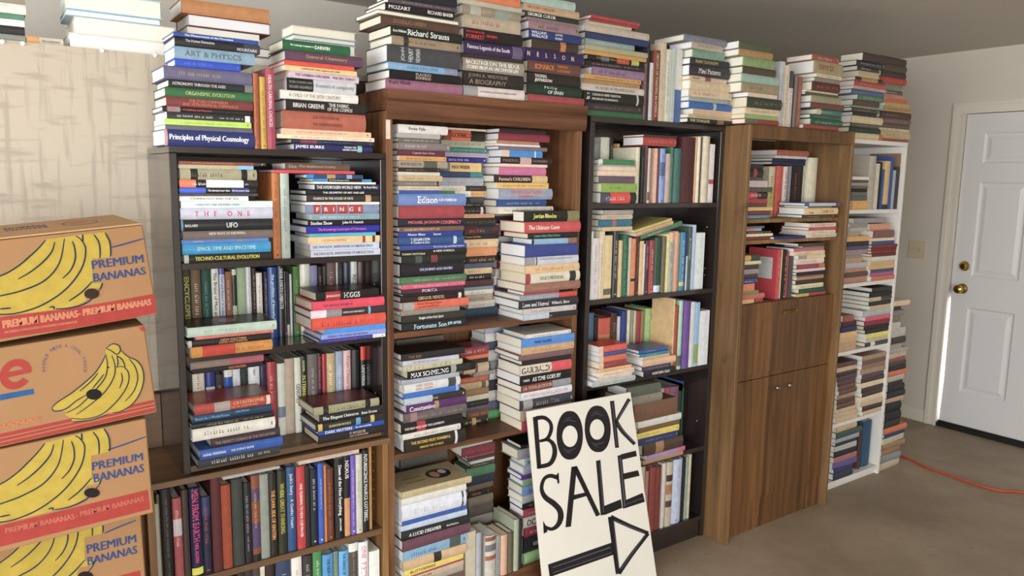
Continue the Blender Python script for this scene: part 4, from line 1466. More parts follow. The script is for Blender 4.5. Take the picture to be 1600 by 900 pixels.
# the upper pair rests on the green one
n_=(-math.sin(la),math.cos(la)); off=.0206
for b in BOOKS:
    if b['key']=='I2t' and b['i'] in (1,2): b['tilt']=la; b['x']=lx+n_[0]*off-.03*math.cos(la); b['z']=lz+n_[1]*off-.03*math.sin(la); off+=.0146
for b in BOOKS:
    if b['key']=='I2' and b['x']+b['T']>lx and b['x']<lx+.26:
        xx=b['x'] if la>0 else b['x']+b['T']; cap=lz+math.tan(la)*(max(xx,lx)-lx)-.005
        if b['z']+b['L']>cap: b['L']=cap-b['z']
    if b['key']=='I2b' and b['x']+b['L']>lx-.05: b['L']=lx-.05-b['x']
WT={'I2t':5,'H1e':.2,'J3b':3,'Z5':.05,'H2d':.1,'H2e':.25,'H3d':.2,'Z3':.5,'H1b':.8,'I1b':.5,'H3b':.4,'H3c':.5,'F2':.6,'F3':.6,'I3':.7,'G2':.45,'E4':.8,'K4a':.8,'K4b':.8}
vis=sorted([b for b in BOOKS if not b.get('filler')],key=lambda b:-px_area(b)*WT.get(b['key'],1)*(.25 if b['key'] in('H1c',) and b['i']>14 else 1))
NIND=304
for b in vis[:NIND]: b['ind']=True
print('BOOKS',len(BOOKS),'notes',NOTES)
def bmat(b):
    if b['up']:
        # local x -> -Z, z -> +X
        R=Matrix(((0,0,1,0),(0,1,0,0),(-1,0,0,0),(0,0,0,1)))
        return Matrix.Translation((b['x'],b['y'],b['z']+b['L']))@R
    if b.get('tilt'): return Matrix.Translation((b['x'],b['y'],b['z']))@Matrix.Rotation(-b['tilt'],4,'Y')
    c=Vector((b['L']/2,b['D']/2,0))
    return Matrix.Translation(Vector((b['x'],b['y'],b['z']))+c)@Matrix.Rotation(b['rot'],4,'Z')@Matrix.Translation(-c)
ST=MB(); STX=0
def autoc_b(b): return b['tc'] or autoc(b['col'],random.Random(b['seed']+'c'))
def ordw(b):
    i,n=b['i'],b['n']
    if b['up']:
        if n==1: return ''
        if i==1: return 'leftmost in'
        if i==n: return 'rightmost in'
        if i<=(n+1)//2: return ORD[i]+' from left in'
        return ORD[n-i+1]+' from right in'
    if n==1: return ''
    if i==1: return 'topmost in'
    if i==n: return 'bottom one in'
    if i<=(n+1)//2: return ORD[i]+' from top in'
    return ORD[n-i+1]+' from bottom in'
labels=set()
for b in BOOKS:
    g=b['gain']*(.86 if b['key'][0] in 'DE' else .93 if b['key'][0] in 'HIJKB' else 1); SAT=.76 if b['key'][0] in 'DEIJKHB' else .86; col=brgb(b['col'],g,SAT); tcn=autoc_b(b); tc=brgb(tcn,g)
    bands=[(p,q,brgb(c,g,SAT)) for p,q,c in b['bands']]
    pr=random.Random(b['seed']+'p'); pc=rgb(pr.choice(PAGEC),1.0)
    cv,pg,tx=booksect(b['k'],b['L'],b['D'],b['T'],col,bands,pc,b['seed'],b['text'],tc)
    Mx=bmat(b)
    if b.get('ind'):
        root=empty('book'); root.matrix_world=Mx
        for part,m_,nm in [(cv,BM,'cover'),(pg,BM,'pages')]+[(t_,BM,'spine_lettering') for t_ in tx]:
            if part.f: part.build(nm,m_,root)
        b['root']=root
        cn=cname(b['col'])
        kind='paperback' if b['k']=='p' else ('closed book' if b['k']=='f' else 'book')
        w=cn+' '+kind
        if b['k']=='f':
            w='page-edge-out book with '+cn+' cover'
        elif b['text'] not in('-','~'): w=cn+' '+kind+' with '+cname(tcn)+' lettering'
        elif len(bands)==1 and b['bands'][0][0]>0: w=cn+' '+kind+' with '+cname(b['bands'][0][2])+' band'
        elif len(bands)>1: w='multicoloured '+cn+' '+kind
        elif b['text']=='-' and b['T']>.02: w='plain '+cn+' '+kind
        place=b['place']
        lab=(w+', '+ordw(b)+' '+place).replace(',  ',', ')
        if len(lab.split())>16:
            lab=(cn+' '+kind+', '+ordw(b)+' '+place)
        lab=b.get('lab') or lab
        assert lab not in labels,lab
        labels.add(lab)
        tag(root,lab,'book',b['group'])
        b['label']=lab
    else:
        for part in [cv,pg]+tx: ST.add(part,Mx)
so=ST.build('books',BM); tag(so,'smaller and half-hidden books filling the gaps and the far shelves','books','smaller books in the far shelves',kind='stuff')
def childof(b,name,mb,mats): return mb.build(name,mats,b['root'])
def book(key,i):
    for b in BOOKS:
        if b['key']==key and b['i']==i and not b.get('filler'): return b
def topdecal(key,i,shapes):
    """printed shapes on the upper board; local x,y fractions"""
    b=book(key,i)
    if not b.get('ind'): return
    for q,(cx,cyy,rx,ry,c,kind) in enumerate(shapes):
        mb=MB()
        n=28 if kind=='o' else 4; z=b['T']+.0003+q*.0003
        if kind=='o': P=[((cx+rx*math.cos(t))*b['L'],(cyy+ry*math.sin(t))*b['D'],z) for t in [2*math.pi*k/n for k in range(n)]]
        else: P=[((cx-rx)*b['L'],(cyy-ry)*b['D'],z),((cx+rx)*b['L'],(cyy-ry)*b['D'],z),((cx+rx)*b['L'],(cyy+ry)*b['D'],z),((cx-rx)*b['L'],(cyy+ry)*b['D'],z)]
        mb.face(P,rgb(c),1)
        mb.build('cover_picture',BM,b['root'])
topdecal('F2a',1,[(.5,.5,.49,.49,'20261c','r'),(.45,.5,.2,.3,'5c4038','o'),(.5,.45,.1,.2,'a88078','o')])
topdecal('F2b',1,[(.5,.5,.44,.42,'3a1a20','r'),(.5,.5,.4,.38,'241c1c','r'),(.45,.5,.2,.2,'5c3c40','o')])
topdecal('F3a',1,[(.75,.5,.2,.36,'a09088','r'),(.15,.5,.1,.3,'c87048','r')])
topdecal('F3b',1,[(.5,.5,.49,.49,'20120f','r'),(.5,.5,.44,.42,'6a2430','r'),(.5,.5,.16,.2,'7c3c38','o')])
topdecal('H3a',1,[(.68,.5,.17,.26,'241c1a','o'),(.62,.48,.06,.16,'c89078','o'),(.75,.55,.05,.12,'d8d8dc','o'),(.3,.35,.14,.02,'8c7840','r'),(.3,.55,.14,.02,'8c7840','r')])
topdecal('H2c',1,[(.55,.5,.34,.38,'70747c','r'),(.5,.5,.2,.25,'b8b8bc','o'),(.62,.55,.08,.2,'303034','o')])
topdecal('I3a',1,[(.5,.5,.46,.44,'b88858','r'),(.4,.5,.2,.3,'6c5c30','o'),(.7,.55,.1,.2,'a83428','o')])
topdecal('I3b',1,[(.5,.5,.46,.44,'3c2c4c','r'),(.4,.5,.15,.3,'6c6c7c','o')])
b=book('J3b',1)
if b.get('ind'):
    mb=MB(); mb.face([(L_*b['L'],d_*b['D'],-.0006) for L_,d_ in ((.17,.15),(.17,.9),(.6,.9),(.6,.15))][::-1],rgb('c8ccc8'),1)
    mb.build('cover_panel',BM,b['root'])
# ------------------------------------------------------------------ bookcases
def part(root,name,m,boxes,bevel=.0015):
    mb=MB()
    for q in boxes: mb.box(*q)
    return mb.build(name,m,root,bevel=bevel)
def dots(root,x,ys,zs,sgn,c='c8c4bc',name='shelf_pin_hole'):
    mb=MB()
    for y in ys:
        for z in zs: mb.cyl((x,y,z),(sgn,0,0),.003,.0006,8,rgb(c))
    return mb.build(name,M['pin'],root)
M['pin']=mat('peg_hole_plastic',rgb('b8b4ac'),.4)
M['board']=mat('hardboard_back',rgb('4a3a2e'),.7,0,.1)
# small dark bookcase
f1=empty('bookcase',(.42,0,.764)); f1.location=(0,0,0)
tag(f1,'small dark espresso bookcase standing on the brown bookcase beside banana boxes','bookcase')
X0,X1=.421,1.041; ZB=.760
part(f1,'side_panel',M['espresso'],[(X0,X0+.019,0,.3,ZB,T1-.019)]); part(f1,'side_panel',M['espresso'],[(X1-.019,X1,0,.3,ZB,T1-.019)])
part(f1,'top_panel',M['espresso'],[(X0,X1,-.001,.3,T1-.018,T1-.0003)]); part(f1,'back_panel',M['espresso'],[(X0+.019,X1-.019,.294,.299,ZB,T1-.018)])
for z in (S1a,S1b): part(f1,'shelf',M['espresso'],[(X0+.0195,X1-.0195,.002,.293,z-.019,z-.0003)])
part(f1,'base_shelf',M['espresso2'] if 'espresso2' in M else M['brownx'],[(X0+.0195,X1-.0195,.004,.293,S1c-.018,S1c-.0003)])
dots(f1,X1-.0196,(.05,.22),[S1c+.08+.032*k for k in range(2)]+[S1b+.09+.032*k for k in range(3)],-1)
# brown bookcase beneath
f0=empty('bookcase'); tag(f0,'brown wooden bookcase under the small dark bookcase, partly behind banana boxes','bookcase')
part(f0,'top_panel',M['brownx'],[(.322,1.041,-.018,.3,.742,.7595)]); part(f0,'side_panel',M['brownz'],[(.322,.341,-.012,.3,0,.741)]); part(f0,'side_panel',M['brownz'],[(1.016,1.036,-.012,.3,0,.741)])
part(f0,'shelf',M['brownx'],[(.3415,1.0155,-.008,.293,S0a-.02,S0a-.0003)]); part(f0,'base_shelf',M['brownx'],[(.3415,1.0155,-.008,.293,.12,.1397)]); part(f0,'back_panel',M['brownz'],[(.3415,1.0155,.294,.299,.0,.741)])
part(f0,'back_rail',M['brownx'],[(.322,.4205,.28,.299,.760,.925)])
dots(f0,1.0158,(.06,.2),[.20+.032*k for k in range(6)]+[.5+.032*k for k in range(7)],-1)
# walnut bookcase
f2=empty('bookcase'); tag(f2,'walnut wood bookcase with moulded crown, packed with biographies','bookcase')
X0,X1=1.0425,1.836
part(f2,'side_panel',M['walnut'],[(X0,X0+.022,0,.3,0,1.79)]); part(f2,'side_panel',M['walnut'],[(X1-.034,X1-.012,0,.3,0,1.79)])
mb=MB(); 
prof=[(0,1.765),(-.004,1.765),(-.010,1.782),(-.010,1.818),(-.006,1.822),(-.014,1.828),(-.014,T2-.0003),(0,T2-.0003)]
pts=[(X0,)+p for p in prof]; pts2=[(X1,)+p for p in prof]
for k in range(len(prof)): 
    a=k;c=(k+1)%len(prof); mb.face([pts[a],pts[c],pts2[c],pts2[a]])
mb.face(pts[::-1]); mb.face(pts2); mb.build('crown_moulding',M['walnutx'],f2)
part(f2,'top_panel',M['walnutx'],[(X0,X1-.002,.0005,.3,1.792,T2-.0003)])
for z in (S2a,S2b,S2c): part(f2,'shelf',M['walnutx'],[(X0+.0225,X1-.0345,.0,.293,z-.02,z-.0003)])
part(f2,'back_panel',M['walnut'],[(X0+.0225,X1-.0345,.294,.299,0,1.79)])
part(f2,'plinth',M['walnutx'],[(X0+.0225,X1-.0345,.004,.02,0,S2c-.0205)])
mb=MB(); mb.box(X0-.001,X0+.0135,-.0012,-.0002,1.705,1.762,rgb('d8c8bc')); mb.build('paper_tag',M['ink'],f2)
# tall black bookcase
f3=empty('bookcase'); tag(f3,'tall black bookcase between the walnut bookcase and the oak cabinet','bookcase')
X0,X1=1.8625,2.607
part(f3,'side_panel',M['espresso'],[(X0,X0+.022,0,.3,0,T3-.022)]); part(f3,'side_panel',M['espresso'],[(X1-.022,X1,0,.3,0,T3-.022)])
part(f3,'top_panel',M['espresso'],[(X0,X1,-.001,.3,T3-.0215,T3-.0003)]); part(f3,'back_panel',M['espresso'],[(X0+.022,X1-.022,.294,.299,0,T3-.022)])
for z in (S3a,S3b,S3c,S3d,S3e): part(f3,'shelf' if z!=S3e else 'base_shelf',M['espresso'],[(X0+.0225,X1-.0225,.001,.293,z-.02,z-.0003)])
part(f3,'plinth',M['espresso'],[(X0+.0225,X1-.0225,.008,.02,0,S3e-.0205)])
dots(f3,X1-.0226,(.05,.2),[S3c+.2,S3c+.23,S3b+.26,S3b+.05,S3b+.08,S3d+.1],-1)
# oak cabinet
f4=empty('cabinet'); tag(f4,'rustic oak cabinet with drop-front panel and double doors below','cabinet')
X0,X1,YF=2.613,3.381,-.122; YR=-.088
part(f4,'side_panel',M['oakside'],[(X0,X0+.02,YF,.3,0,T4-.003)],.003); part(f4,'side_panel',M['oakside'],[(X1-.02,X1,YF,.3,0,T4-.003)],.003)
part(f4,'top_rail',M['oak'],[(X0+.02,X1-.02,YF,-.1,1.772,T4-.003)]); part(f4,'top_panel',M['oak'],[(X0+.02,X1-.02,-.0995,.3,T4-.024,T4-.0005),(X0,X1,YF,-.0995,T4-.0028,T4-.0005)])
part(f4,'back_panel',M['oak'],[(X0+.02,X1-.02,.294,.299,0,1.80)])
for z in (S4a,S4b): part(f4,'shelf',M['oakshelf'] if 'oakshelf' in M else M['brownz'],[(X0+.0205,X1-.0205,-.085,.293,z-.017,z-.0003)])
part(f4,'shelf',M['oak'],[(X0+.0205,X1-.0205,-.0705,.293,S4c-.02,S4c-.0003)])
dp=part(f4,'drop_front',M['oak'],[(X0+.022,X1-.022,YR-.0,-.071,.745,S4c-.002)])
mb=MB(); hx,hz=(X0+X1)/2+.02,1.012
P=[]
for k in range(13):
    t=k/12; P.append((hx-.045+.09*t,YR-.003-.022*math.sin(math.pi*t)**.6,hz+.006*math.sin(math.pi*t)))
for a,c in zip(P,P[1:]): mb.cyl(a,Vector(c)-Vector(a),.0035,(Vector(c)-Vector(a)).length,8)
mb.cyl((P[0][0],YR,P[0][2]),(0,-1,0),.009,.005,12); mb.cyl((P[-1][0],YR,P[-1][2]),(0,-1,0),.009,.005,12)
M['brass']=mat('antique_brass',rgb('a88a50'),.3,1); M['pewter']=mat('pewter_knob',rgb('8c8478'),.3,1)
mb.build('handle',M['brass'],dp)
part(f4,'middle_rail',M['oak'],[(X0+.0205,X1-.0205,YR+.004,-.07,.722,.744)])
xm=(X0+X1)/2-.007
for a,c,kx in ((X0+.022,xm-.0015,xm-.04),(xm+.0015,X1-.022,xm+.05)):
    d=part(f4,'door',M['oak'],[(a,c,YR,-.071,.145,.7205)])
    mb=MB(); mb.cyl((kx,YR,.662),(0,-1,0),.005,.012,10); mb.cyl((kx,YR-.012,.662),(0,-1,0),.013,.008,14,r2=.009); mb.build('knob',M['pewter'],d)
part(f4,'plinth',M['oak'],[(X0+.0205,X1-.0205,YR+.004,-.07,0,.1435)])
# white bookcase
f5=empty('bookcase'); tag(f5,'tall white bookcase at the far right end near the door','bookcase')
X0,X1,YF=3.42,4.022,-.033
part(f5,'side_panel',M['white'],[(X0,X0+.02,YF,.3,0,T5-.022)]); part(f5,'side_panel',M['white'],[(X1-.02,X1,YF,.3,0,T5-.022)])
part(f5,'top_panel',M['white'],[(X0,X1,YF,.3,T5-.0215,T5-.0003)]); part(f5,'back_panel',M['white'],[(X0+.02,X1-.02,.294,.299,0,T5-.022)])
for z in (S5a,S5b,S5c,S5d,S5e): part(f5,'shelf' if z!=S5e else 'base_shelf',M['white'],[(X0+.0205,X1-.0205,YF+.002,.293,z-.02,z-.0003)])
part(f5,'plinth',M['white'],[(X0+.0205,X1-.0205,YF+.02,YF+.04,0,S5e-.0205)])
# tan cabinet behind, seen above the boxes
M['tan']=None
m,nt,bs=nodes('stained_tan_board'); N=nt.nodes.new; Lk=nt.links.new
tc=N('ShaderNodeTexCoord'); mp=N('ShaderNodeMapping'); mp.inputs['Scale'].default_value=(30,1,2.6); Lk(tc.outputs['Object'],mp.inputs[0])
n1=N('ShaderNodeTexNoise'); n1.inputs['Scale'].default_value=2.2; n1.inputs['Detail'].default_value=5; Lk(mp.outputs[0],n1.inputs['Vector'])
mp2=N('ShaderNodeMapping'); mp2.inputs['Scale'].default_value=(5,1,26); mp2.inputs['Rotation'].default_value=(0,.35,0); Lk(tc.outputs['Object'],mp2.inputs[0])
n2=N('ShaderNodeTexNoise'); n2.inputs['Scale'].default_value=1.7; n2.inputs['Detail'].default_value=4; Lk(mp2.outputs[0],n2.inputs['Vector'])
rs=[]
for n_ in (n1,n2):
    r_=N('ShaderNodeMapRange'); r_.inputs[1].default_value=.3; r_.inputs[2].default_value=.46; r_.inputs[3].default_value=.0; r_.inputs[4].default_value=1; Lk(n_.outputs['Fac'],r_.inputs[0]); rs.append(r_)
mu=N('ShaderNodeMath'); mu.operation='MULTIPLY'; Lk(rs[0].outputs[0],mu.inputs[0]); Lk(rs[1].outputs[0],mu.inputs[1])
mx=N('ShaderNodeMix'); mx.data_type='RGBA'; mx.inputs[6].default_value=rgb('a6998a'); mx.inputs[7].default_value=rgb('b9ad9b'); Lk(mu.outputs[0],mx.inputs[0]); Lk(mx.outputs[2],bs.inputs['Base Color']); bs.inputs['Roughness'].default_value=.7
M['tan']=m
ft=empty('storage_cabinet'); tag(ft,'tall cabinet with stained tan back board behind the banana boxes','cabinet')
part(ft,'carcass',M['board'],[(-1.6,1.30,.317,.80,0,TT-.0205)]); part(ft,'top_panel',M['tan'],[(-1.6,1.30,.317,.8,TT-.02,TT-.0003)],0)
part(ft,'front_board',M['tan'],[(-1.6,1.0405,.311,.3165,.93,TT-.001)],0)
M['pushpin']=mat('white_push_pin',rgb('f0ece4'),.4)
for x,y in ((4,65),(36,68),(160,79),(243,86)):
    mb=MB(); X,Z=onY(x,y,.31); mb.cyl((X,.3108,Z),(0,-1,0),.0065,.004,12,r2=.004); mb.build('push_pin',M['pushpin'],ft)
# ------------------------------------------------------------------ banana boxes
YB=-.42
M['card']=mat('corrugated_cardboard',rgb('97724f'),.75,0,.12,60,.2,.05,5)
M['cardlight']=mat('cardboard_pale',rgb('b08c66'),.8,0,.1,60,.2,.05,5)  # paler cardboard tone for the lid flaps
M['print']=colmat('box_print',.7,.2)
def B1(x,y): return x/4.092,320+y/4.092
def B2(x,y): return x/4.5,500+y/4.5
def B3(x,y): return x/3.46,640+y/3.46
CY=[YB]
def proj(X,Y,Z):
    v=Vector((X,Y+D,Z-H)); f=v.dot(FW); a=F*v.dot(R0)/f; b=-F*v.dot(UP)/f
    return 800+a*cr-b*sr,450+a*sr+b*cr
def P3(p,off=0): X,Z=onY(p[0],p[1],CY[0]); return Vector((X,CY[0]-off,Z))
def stroke(mb,pts,w,col,off,crop=None):
    """ink line of width w (metres) along points in the front plane, tapered at the ends"""
    Q=[P3(crop(*p)) for p in pts]
    # resample with Catmull-Rom
    R=[]
    for i in range(len(Q)-1):
        p0=Q[max(0,i-1)];p1=Q[i];p2=Q[i+1];p3=Q[min(len(Q)-1,i+2)]
        for k in range(6):
            t=k/6; R.append(.5*((2*p1)+(p2-p0)*t+(2*p0-5*p1+4*p2-p3)*t*t+(3*p1-p0-3*p2+p3)*t**3))
    R.append(Q[-1]); n=len(R)
    L=[];Rr=[]
    for i,p in enumerate(R):
        d=(R[min(n-1,i+1)]-R[max(0,i-1)]).normalized(); nn=Vector((-d.z,0,d.x)); ww=w*(.35+.65*math.sin(math.pi*min(1,max(0,(i+.5)/n)))**.5)/2
        L.append(p+nn*ww);Rr.append(p-nn*ww)
    for i in range(n-1):
        mb.face([Vector((q.x,CY[0]-off,q.z)) for q in (Rr[i],Rr[i+1],L[i+1],L[i])],col)
def poly(mb,pts,col,off,crop):
    mb.face([P3(crop(*p),off) for p in pts],col)
def ptext(mb,t,quad,col,off,crop,bold=0):
    """text in the quad bl,br,tr,tl (crop pixels)"""
    q=[P3(crop(*p),off) for p in quad]
    vs,fs,asp=textfaces(t,bold)
    hx=(q[1]-q[0])*.012 if abs((q[1]-q[0]).x)>.05 else Vector((0,0,0))
    for dx,eo in ((-.5,0),(.5,.0001)):
      for f in fs:
        mb.face([hx*dx+Vector((0,-eo,0))+ (q[0].lerp(q[1],vs[i][0])).lerp(q[3].lerp(q[2],vs[i][0]),vs[i][1]) for i in f],col)
YEL=rgb('a8923f');INK=rgb('24303c');BLU=rgb('2a4270');RED=rgb('963a34')
def hull(pts,crop,name=None): pass
def bananas1(root,crop,dy=0,dx=0,sx=1.0):
    """big hand of bananas running off the left of the box face (coordinates as on the top box)"""
    f=lambda x,y:(crop(x*sx+dx,y+dy))
    y_=MB(); k_=MB()
    poly(y_,[(-330,560),(-200,510),(0,455),(90,400),(180,330),(240,270),(295,222),(420,205),(530,190),(670,175),(700,220),(708,300),(700,335),(590,345),(592,500),(655,500),(640,530),(560,535),(538,580),(555,610),(480,650),(360,668),(200,690),(100,700),(0,695),(-200,700),(-330,690)],YEL,.0006,f)
    W=.0032
    for ln in ([(-200,515),(0,455),(110,395),(200,320),(260,262),(292,225)],[(115,475),(200,425),(280,360),(330,300),(350,238)],[(-200,620),(0,582),(150,545),(290,480),(380,370),(412,215)],[(400,470),(450,420),(480,350),(478,280),(462,232)],[(-200,690),(0,700),(120,690),(270,640),(420,540),(520,410),(548,290),(520,225),(485,200)],[(600,190),(632,240),(640,300),(638,340)],[(528,190),(530,235)],[(670,178),(700,235),(708,300),(705,330)],[(590,490),(520,560),(440,615)],[(0,665),(70,660)],[(355,665),(450,658),(560,622),(640,540)],[(640,540),(655,500)],[(315,655),(342,652),(345,668)]):
        stroke(k_,ln,W,INK,.0010,f)
    y_.build('banana_print',M['print'],root); k_.build('banana_outline',M['print'],root)
def front(root,name,c4,depth,mats,lidh=None,yoff=0):
    """box body from its four front corners (px): TL TR BR BL"""
    q=[P3(p) for p in c4]
    # carry the face on to the left, beyond the frame, to full box length
    ext=.24
    ed=((q[0]-q[1]).normalized()+(q[3]-q[2]).normalized()).normalized(); ed=(ed+Vector((-1,0,-.09)).normalized()).normalized()
    tl=q[0]+ed*ext; bl=q[3]+ed*ext
    dv=Vector((0,depth,0))
    mb=MB(); y=Vector((0,yoff,0))
    mb.hexa([bl+y,q[2]+y,q[2]+dv,bl+dv,tl+y,q[1]+y,q[1]+dv,tl+dv])
    return mb.build(name,mats,root,bevel=.003),q
BOXES=[('banana box of corrugated cardboard with closed printed lid, topmost of the stack',[(0,375),(223,351.5),(246,491),(0,537)]),
('banana box with bunch drawing and large red letter, second from top of stack',[(0,543),(225.5,508),(245.5,644),(0,699)]),
('banana box directly under the red-letter box, third from top of stack',[(0,702),(228,654),(240,801),(0,860)]),
('shadowed banana box cut by the photo bottom, fourth from top of stack',None)]
b3=[onY(x,y,YB) for x,y in ((0,861),(240,802))]
yb4=YB+.10; zl,zr=b3[0][1]-.004,b3[1][1]-.004
BOXES[3]=(BOXES[3][0],[proj(-.02,yb4,zl),proj(.262,yb4,zr),proj(.266,yb4,zr-.225),proj(-.02,yb4,zl-.225)])
roots=[]
for i,(lab,c4) in enumerate(BOXES):
    r_=empty('banana_box'); tag(r_,lab,'box','stacked banana boxes'); roots.append(r_)
    CY[0]=yb4 if i==3 else YB
    front(r_,'carton',c4,.38,M['card'])
CY[0]=YB
# supports below the frame
r5=empty('banana_box'); tag(r5,'banana box below the photo edge carrying the stack of boxes','box','stacked banana boxes'); 
zb=min(zl,zr)-.225-.024
mb=MB(); mb.hexa([(-.26,yb4,.001),(.262,yb4,.001),(.262,yb4+.38,.001),(-.26,yb4+.38,.001),(-.26,yb4,zb),(.262,yb4,zb+.02),(.262,yb4+.38,zb+.02),(-.26,yb4+.38,zb)]); mb.build('carton',M['card'],r5,bevel=.003)
r=roots[0]; bananas1(r,B1)
pr_=MB()
poly(pr_,[(-200,742),(0,718),(400,668),(700,620),(985,568),(1003,690),(700,752),(400,800),(0,858),(-200,885)],RED,.0005,B1)
stroke(pr_,[(712,272),(780,255),(920,215)],.0032,BLU,.001,B1)
ptext(pr_,'PREMIUM',[(592,412),(918,368),(912,318),(584,358)],BLU,.001,B1)
ptext(pr_,'BANANAS',[(600,494),(932,444),(925,396),(596,440)],BLU,.001,B1)
LT=rgb('b8795c')
ptext(pr_,'PREMIUM BANANAS',[(20,790),(500,718),(495,672),(15,740)],LT,.0011,B1,.02)
ptext(pr_,'- PREMIUM BANANAS',[(500,715),(968,640),(962,600),(498,670)],LT,.0011,B1,.02)
ptext(pr_,'SIX SHEETS CORRUGATED CONTAINER CORPORATION',[(30,822),(492,754),(490,740),(28,808)],LT,.0011,B1,.0)
pr_.build('box_lettering',M['print'],r)
hl=MB(); 
def slot(mb,cx,cyy,rx,ry,crop,col): poly(mb,[(cx+rx*math.cos(t),cyy+ry*math.sin(t)) for t in [-2*math.pi*k/24 for k in range(24)]],col,.0014,crop)
slot(hl,586,568,48,33,B1,rgb('2c2018')); hl.build('hand_hole',M['print'],r)
# lid of the top box: flaps, gap and reversed print on its upper side
q=[P3((0,375)),P3((223,351.5))]
lid=MB(); ed=((q[0]-q[1]).normalized()+Vector((-1,0,-.09)).normalized()).normalized(); a=q[0]+ed*.24; b_=q[1]
up=Vector((0,0,.004))
for y0,y1 in ((0.001,.085),(.10,.379)):
    lid.hexa([a+Vector((0,y0,.0005)),b_+Vector((-.004,y0,.0005)),b_+Vector((-.004,y1,.0005)),a+Vector((0,y1,.0005)),a+Vector((0,y0,0))+up,b_+Vector((-.004,y0,0))+up,b_+Vector((-.004,y1,0))+up,a+Vector((0,y1,0))+up])
lo=lid.build('lid_flap',M['cardlight'],r)
lt=MB()
def onlid(u,v): # u 0..1 along the visible front edge, v depth (m)
    return q[0].lerp(q[1],u)+Vector((0,v,.0046))
vs,fs,asp=textfaces('BANANAS',.03)
for f in fs: lt.face([onlid(.36-.31*vs[i][0],.20-.045*vs[i][1]) for i in f],BLU)
vs,fs,asp=textfaces('PREMIUM',.03)
for f in fs: lt.face([onlid(.36-.31*vs[i][0],.26-.045*vs[i][1]) for i in f],BLU)
ring=[(onlid(.62+.14*math.cos(t),.2+.07*math.sin(t)),onlid(.62+.13*math.cos(t),.2+.062*math.sin(t))) for t in [2*math.pi*k/32 for k in range(33)]]
for (a1,b1),(a2,b2) in zip(ring,ring[1:]): lt.face([a1,a2,b2,b1],rgb('4c3c6c'))
for k in range(4): lt.face([onlid(.54+.03*k,.18+.006*k),onlid(.57+.03*k,.18),onlid(.58+.03*k,.225),onlid(.54+.03*k,.22)],rgb('b0685c'))
lt.build('lid_lettering',M['print'],r)
# box 2
r=roots[1]; pr_=MB()
for (a0,b0,a1,b1) in (((-200,850),(0,812),(1085,568),(1088,592)),((-200,890),(0,845),(1090,608),(1094,645))): pass
poly(pr_,[(0,800),(500,692),(1083,560),(1085,582),(500,716),(0,828),(-200,870),(-200,840)],RED,.0004,B2)
poly(pr_,[(0,836),(500,724),(1086,590),(1088,606),(500,742),(0,856),(-200,898),(-200,880)],RED,.0004,B2)
poly(pr_,[(0,864),(500,750),(1090,614),(1094,640),(500,778),(0,886),(-200,930),(-200,908)],RED,.0004,B2)
poly(pr_,[(-120,555),(0,524),(236,482),(238,520),(0,566),(-120,592)],rgb('2a5080'),.0005,B2)
# the round red letter e
import itertools
cx,cy_,rx,ry=110,380,112,106
def E_(t,k): 
    return (cx+rx*k*math.cos(t),cy_-ry*k*math.sin(t)-(.16*rx*k*math.cos(t)))
ts=[math.radians(d) for d in range(-8,-8+ -0,1)]
A=[math.radians(a) for a in range(0,326,6)]
for t0,t1 in zip(A,A[1:]):
    pr_.face([P3(B2(*E_(t,k)),.0006) for t,k in ((t0,.52),(t0,1),(t1,1),(t1,.52))],RED)
poly(pr_,[(cx-72,cy_+28),(cx+108,cy_-12),(cx+110,cy_-46),(cx-60,cy_-12)],RED,.0007,B2)
ptext(pr_,'BANANAS',[(-150,800),(285,706),(280,675),(-150,762)],rgb('b06848'),.0008,B2,.03)
# words in a ring
word='HANDLE WITH A COOL TOUCH'
for k,ch in enumerate(word):
    if ch==' ': continue
    t=math.radians(190-200*k/(len(word)-1)); c0=(452+148*math.cos(t),330-150*math.sin(t)); ux,uy=math.sin(t),math.cos(t)
    e=11; tx_,ty=ux*e*.7,uy*e*.7; nx,ny=math.cos(t)*e,-math.sin(t)*e
    ptext(pr_,ch,[(c0[0]-tx_-nx,c0[1]-ty-ny),(c0[0]+tx_-nx,c0[1]+ty-ny),(c0[0]+tx_+nx,c0[1]+ty+ny),(c0[0]-tx_+nx,c0[1]-ty+ny)],rgb('5c5070'),.0008,B2,.02)
pr_.build('box_lettering',M['print'],r)
y_=MB();k_=MB()
poly(y_,[(365,620),(400,580),(520,500),(650,390),(710,310),(745,240),(742,200),(790,165),(835,180),(850,215),(900,262),(960,285),(1000,340),(1008,420),(985,510),(930,590),(850,640),(800,655),(770,650),(720,680),(640,702),(510,712),(500,690),(455,665),(460,640),(380,640)],YEL,.0007,B2)
for ln in ([(365,618),(400,580),(520,500),(650,390),(710,310),(745,240)],[(745,200),(790,168),(835,180),(845,215),(820,240),(780,215),(745,200)],[(850,215),(900,258),(960,285),(1000,340),(1010,420),(985,510),(930,590),(850,640),(790,650)],[(365,620),(385,640),(460,625),(540,565),(620,520)],[(460,655),(560,600),(680,480),(740,400),(755,320),(745,250)],[(500,690),(600,695),(720,660),(830,560),(895,460),(905,380),(870,330),(820,330)],[(510,715),(640,702),(760,660)],[(535,665),(640,590),(740,500),(800,400),(808,320),(785,245)],[(820,250),(860,280),(880,330)],[(905,270),(950,330),(968,410),(940,500),(880,570)],[(750,330),(770,335)],[(560,500),(640,430),(690,370)],[(650,480),(700,420),(730,380)],[(840,480),(860,420),(852,370)],[(820,250),(830,300),(820,335)]):
    stroke(k_,ln,.0026,INK,.0011,B2)
slot(k_,660,522,56,38,B2,rgb('15120f'))
y_.build('banana_print',M['print'],r); k_.build('banana_outline',M['print'],r)
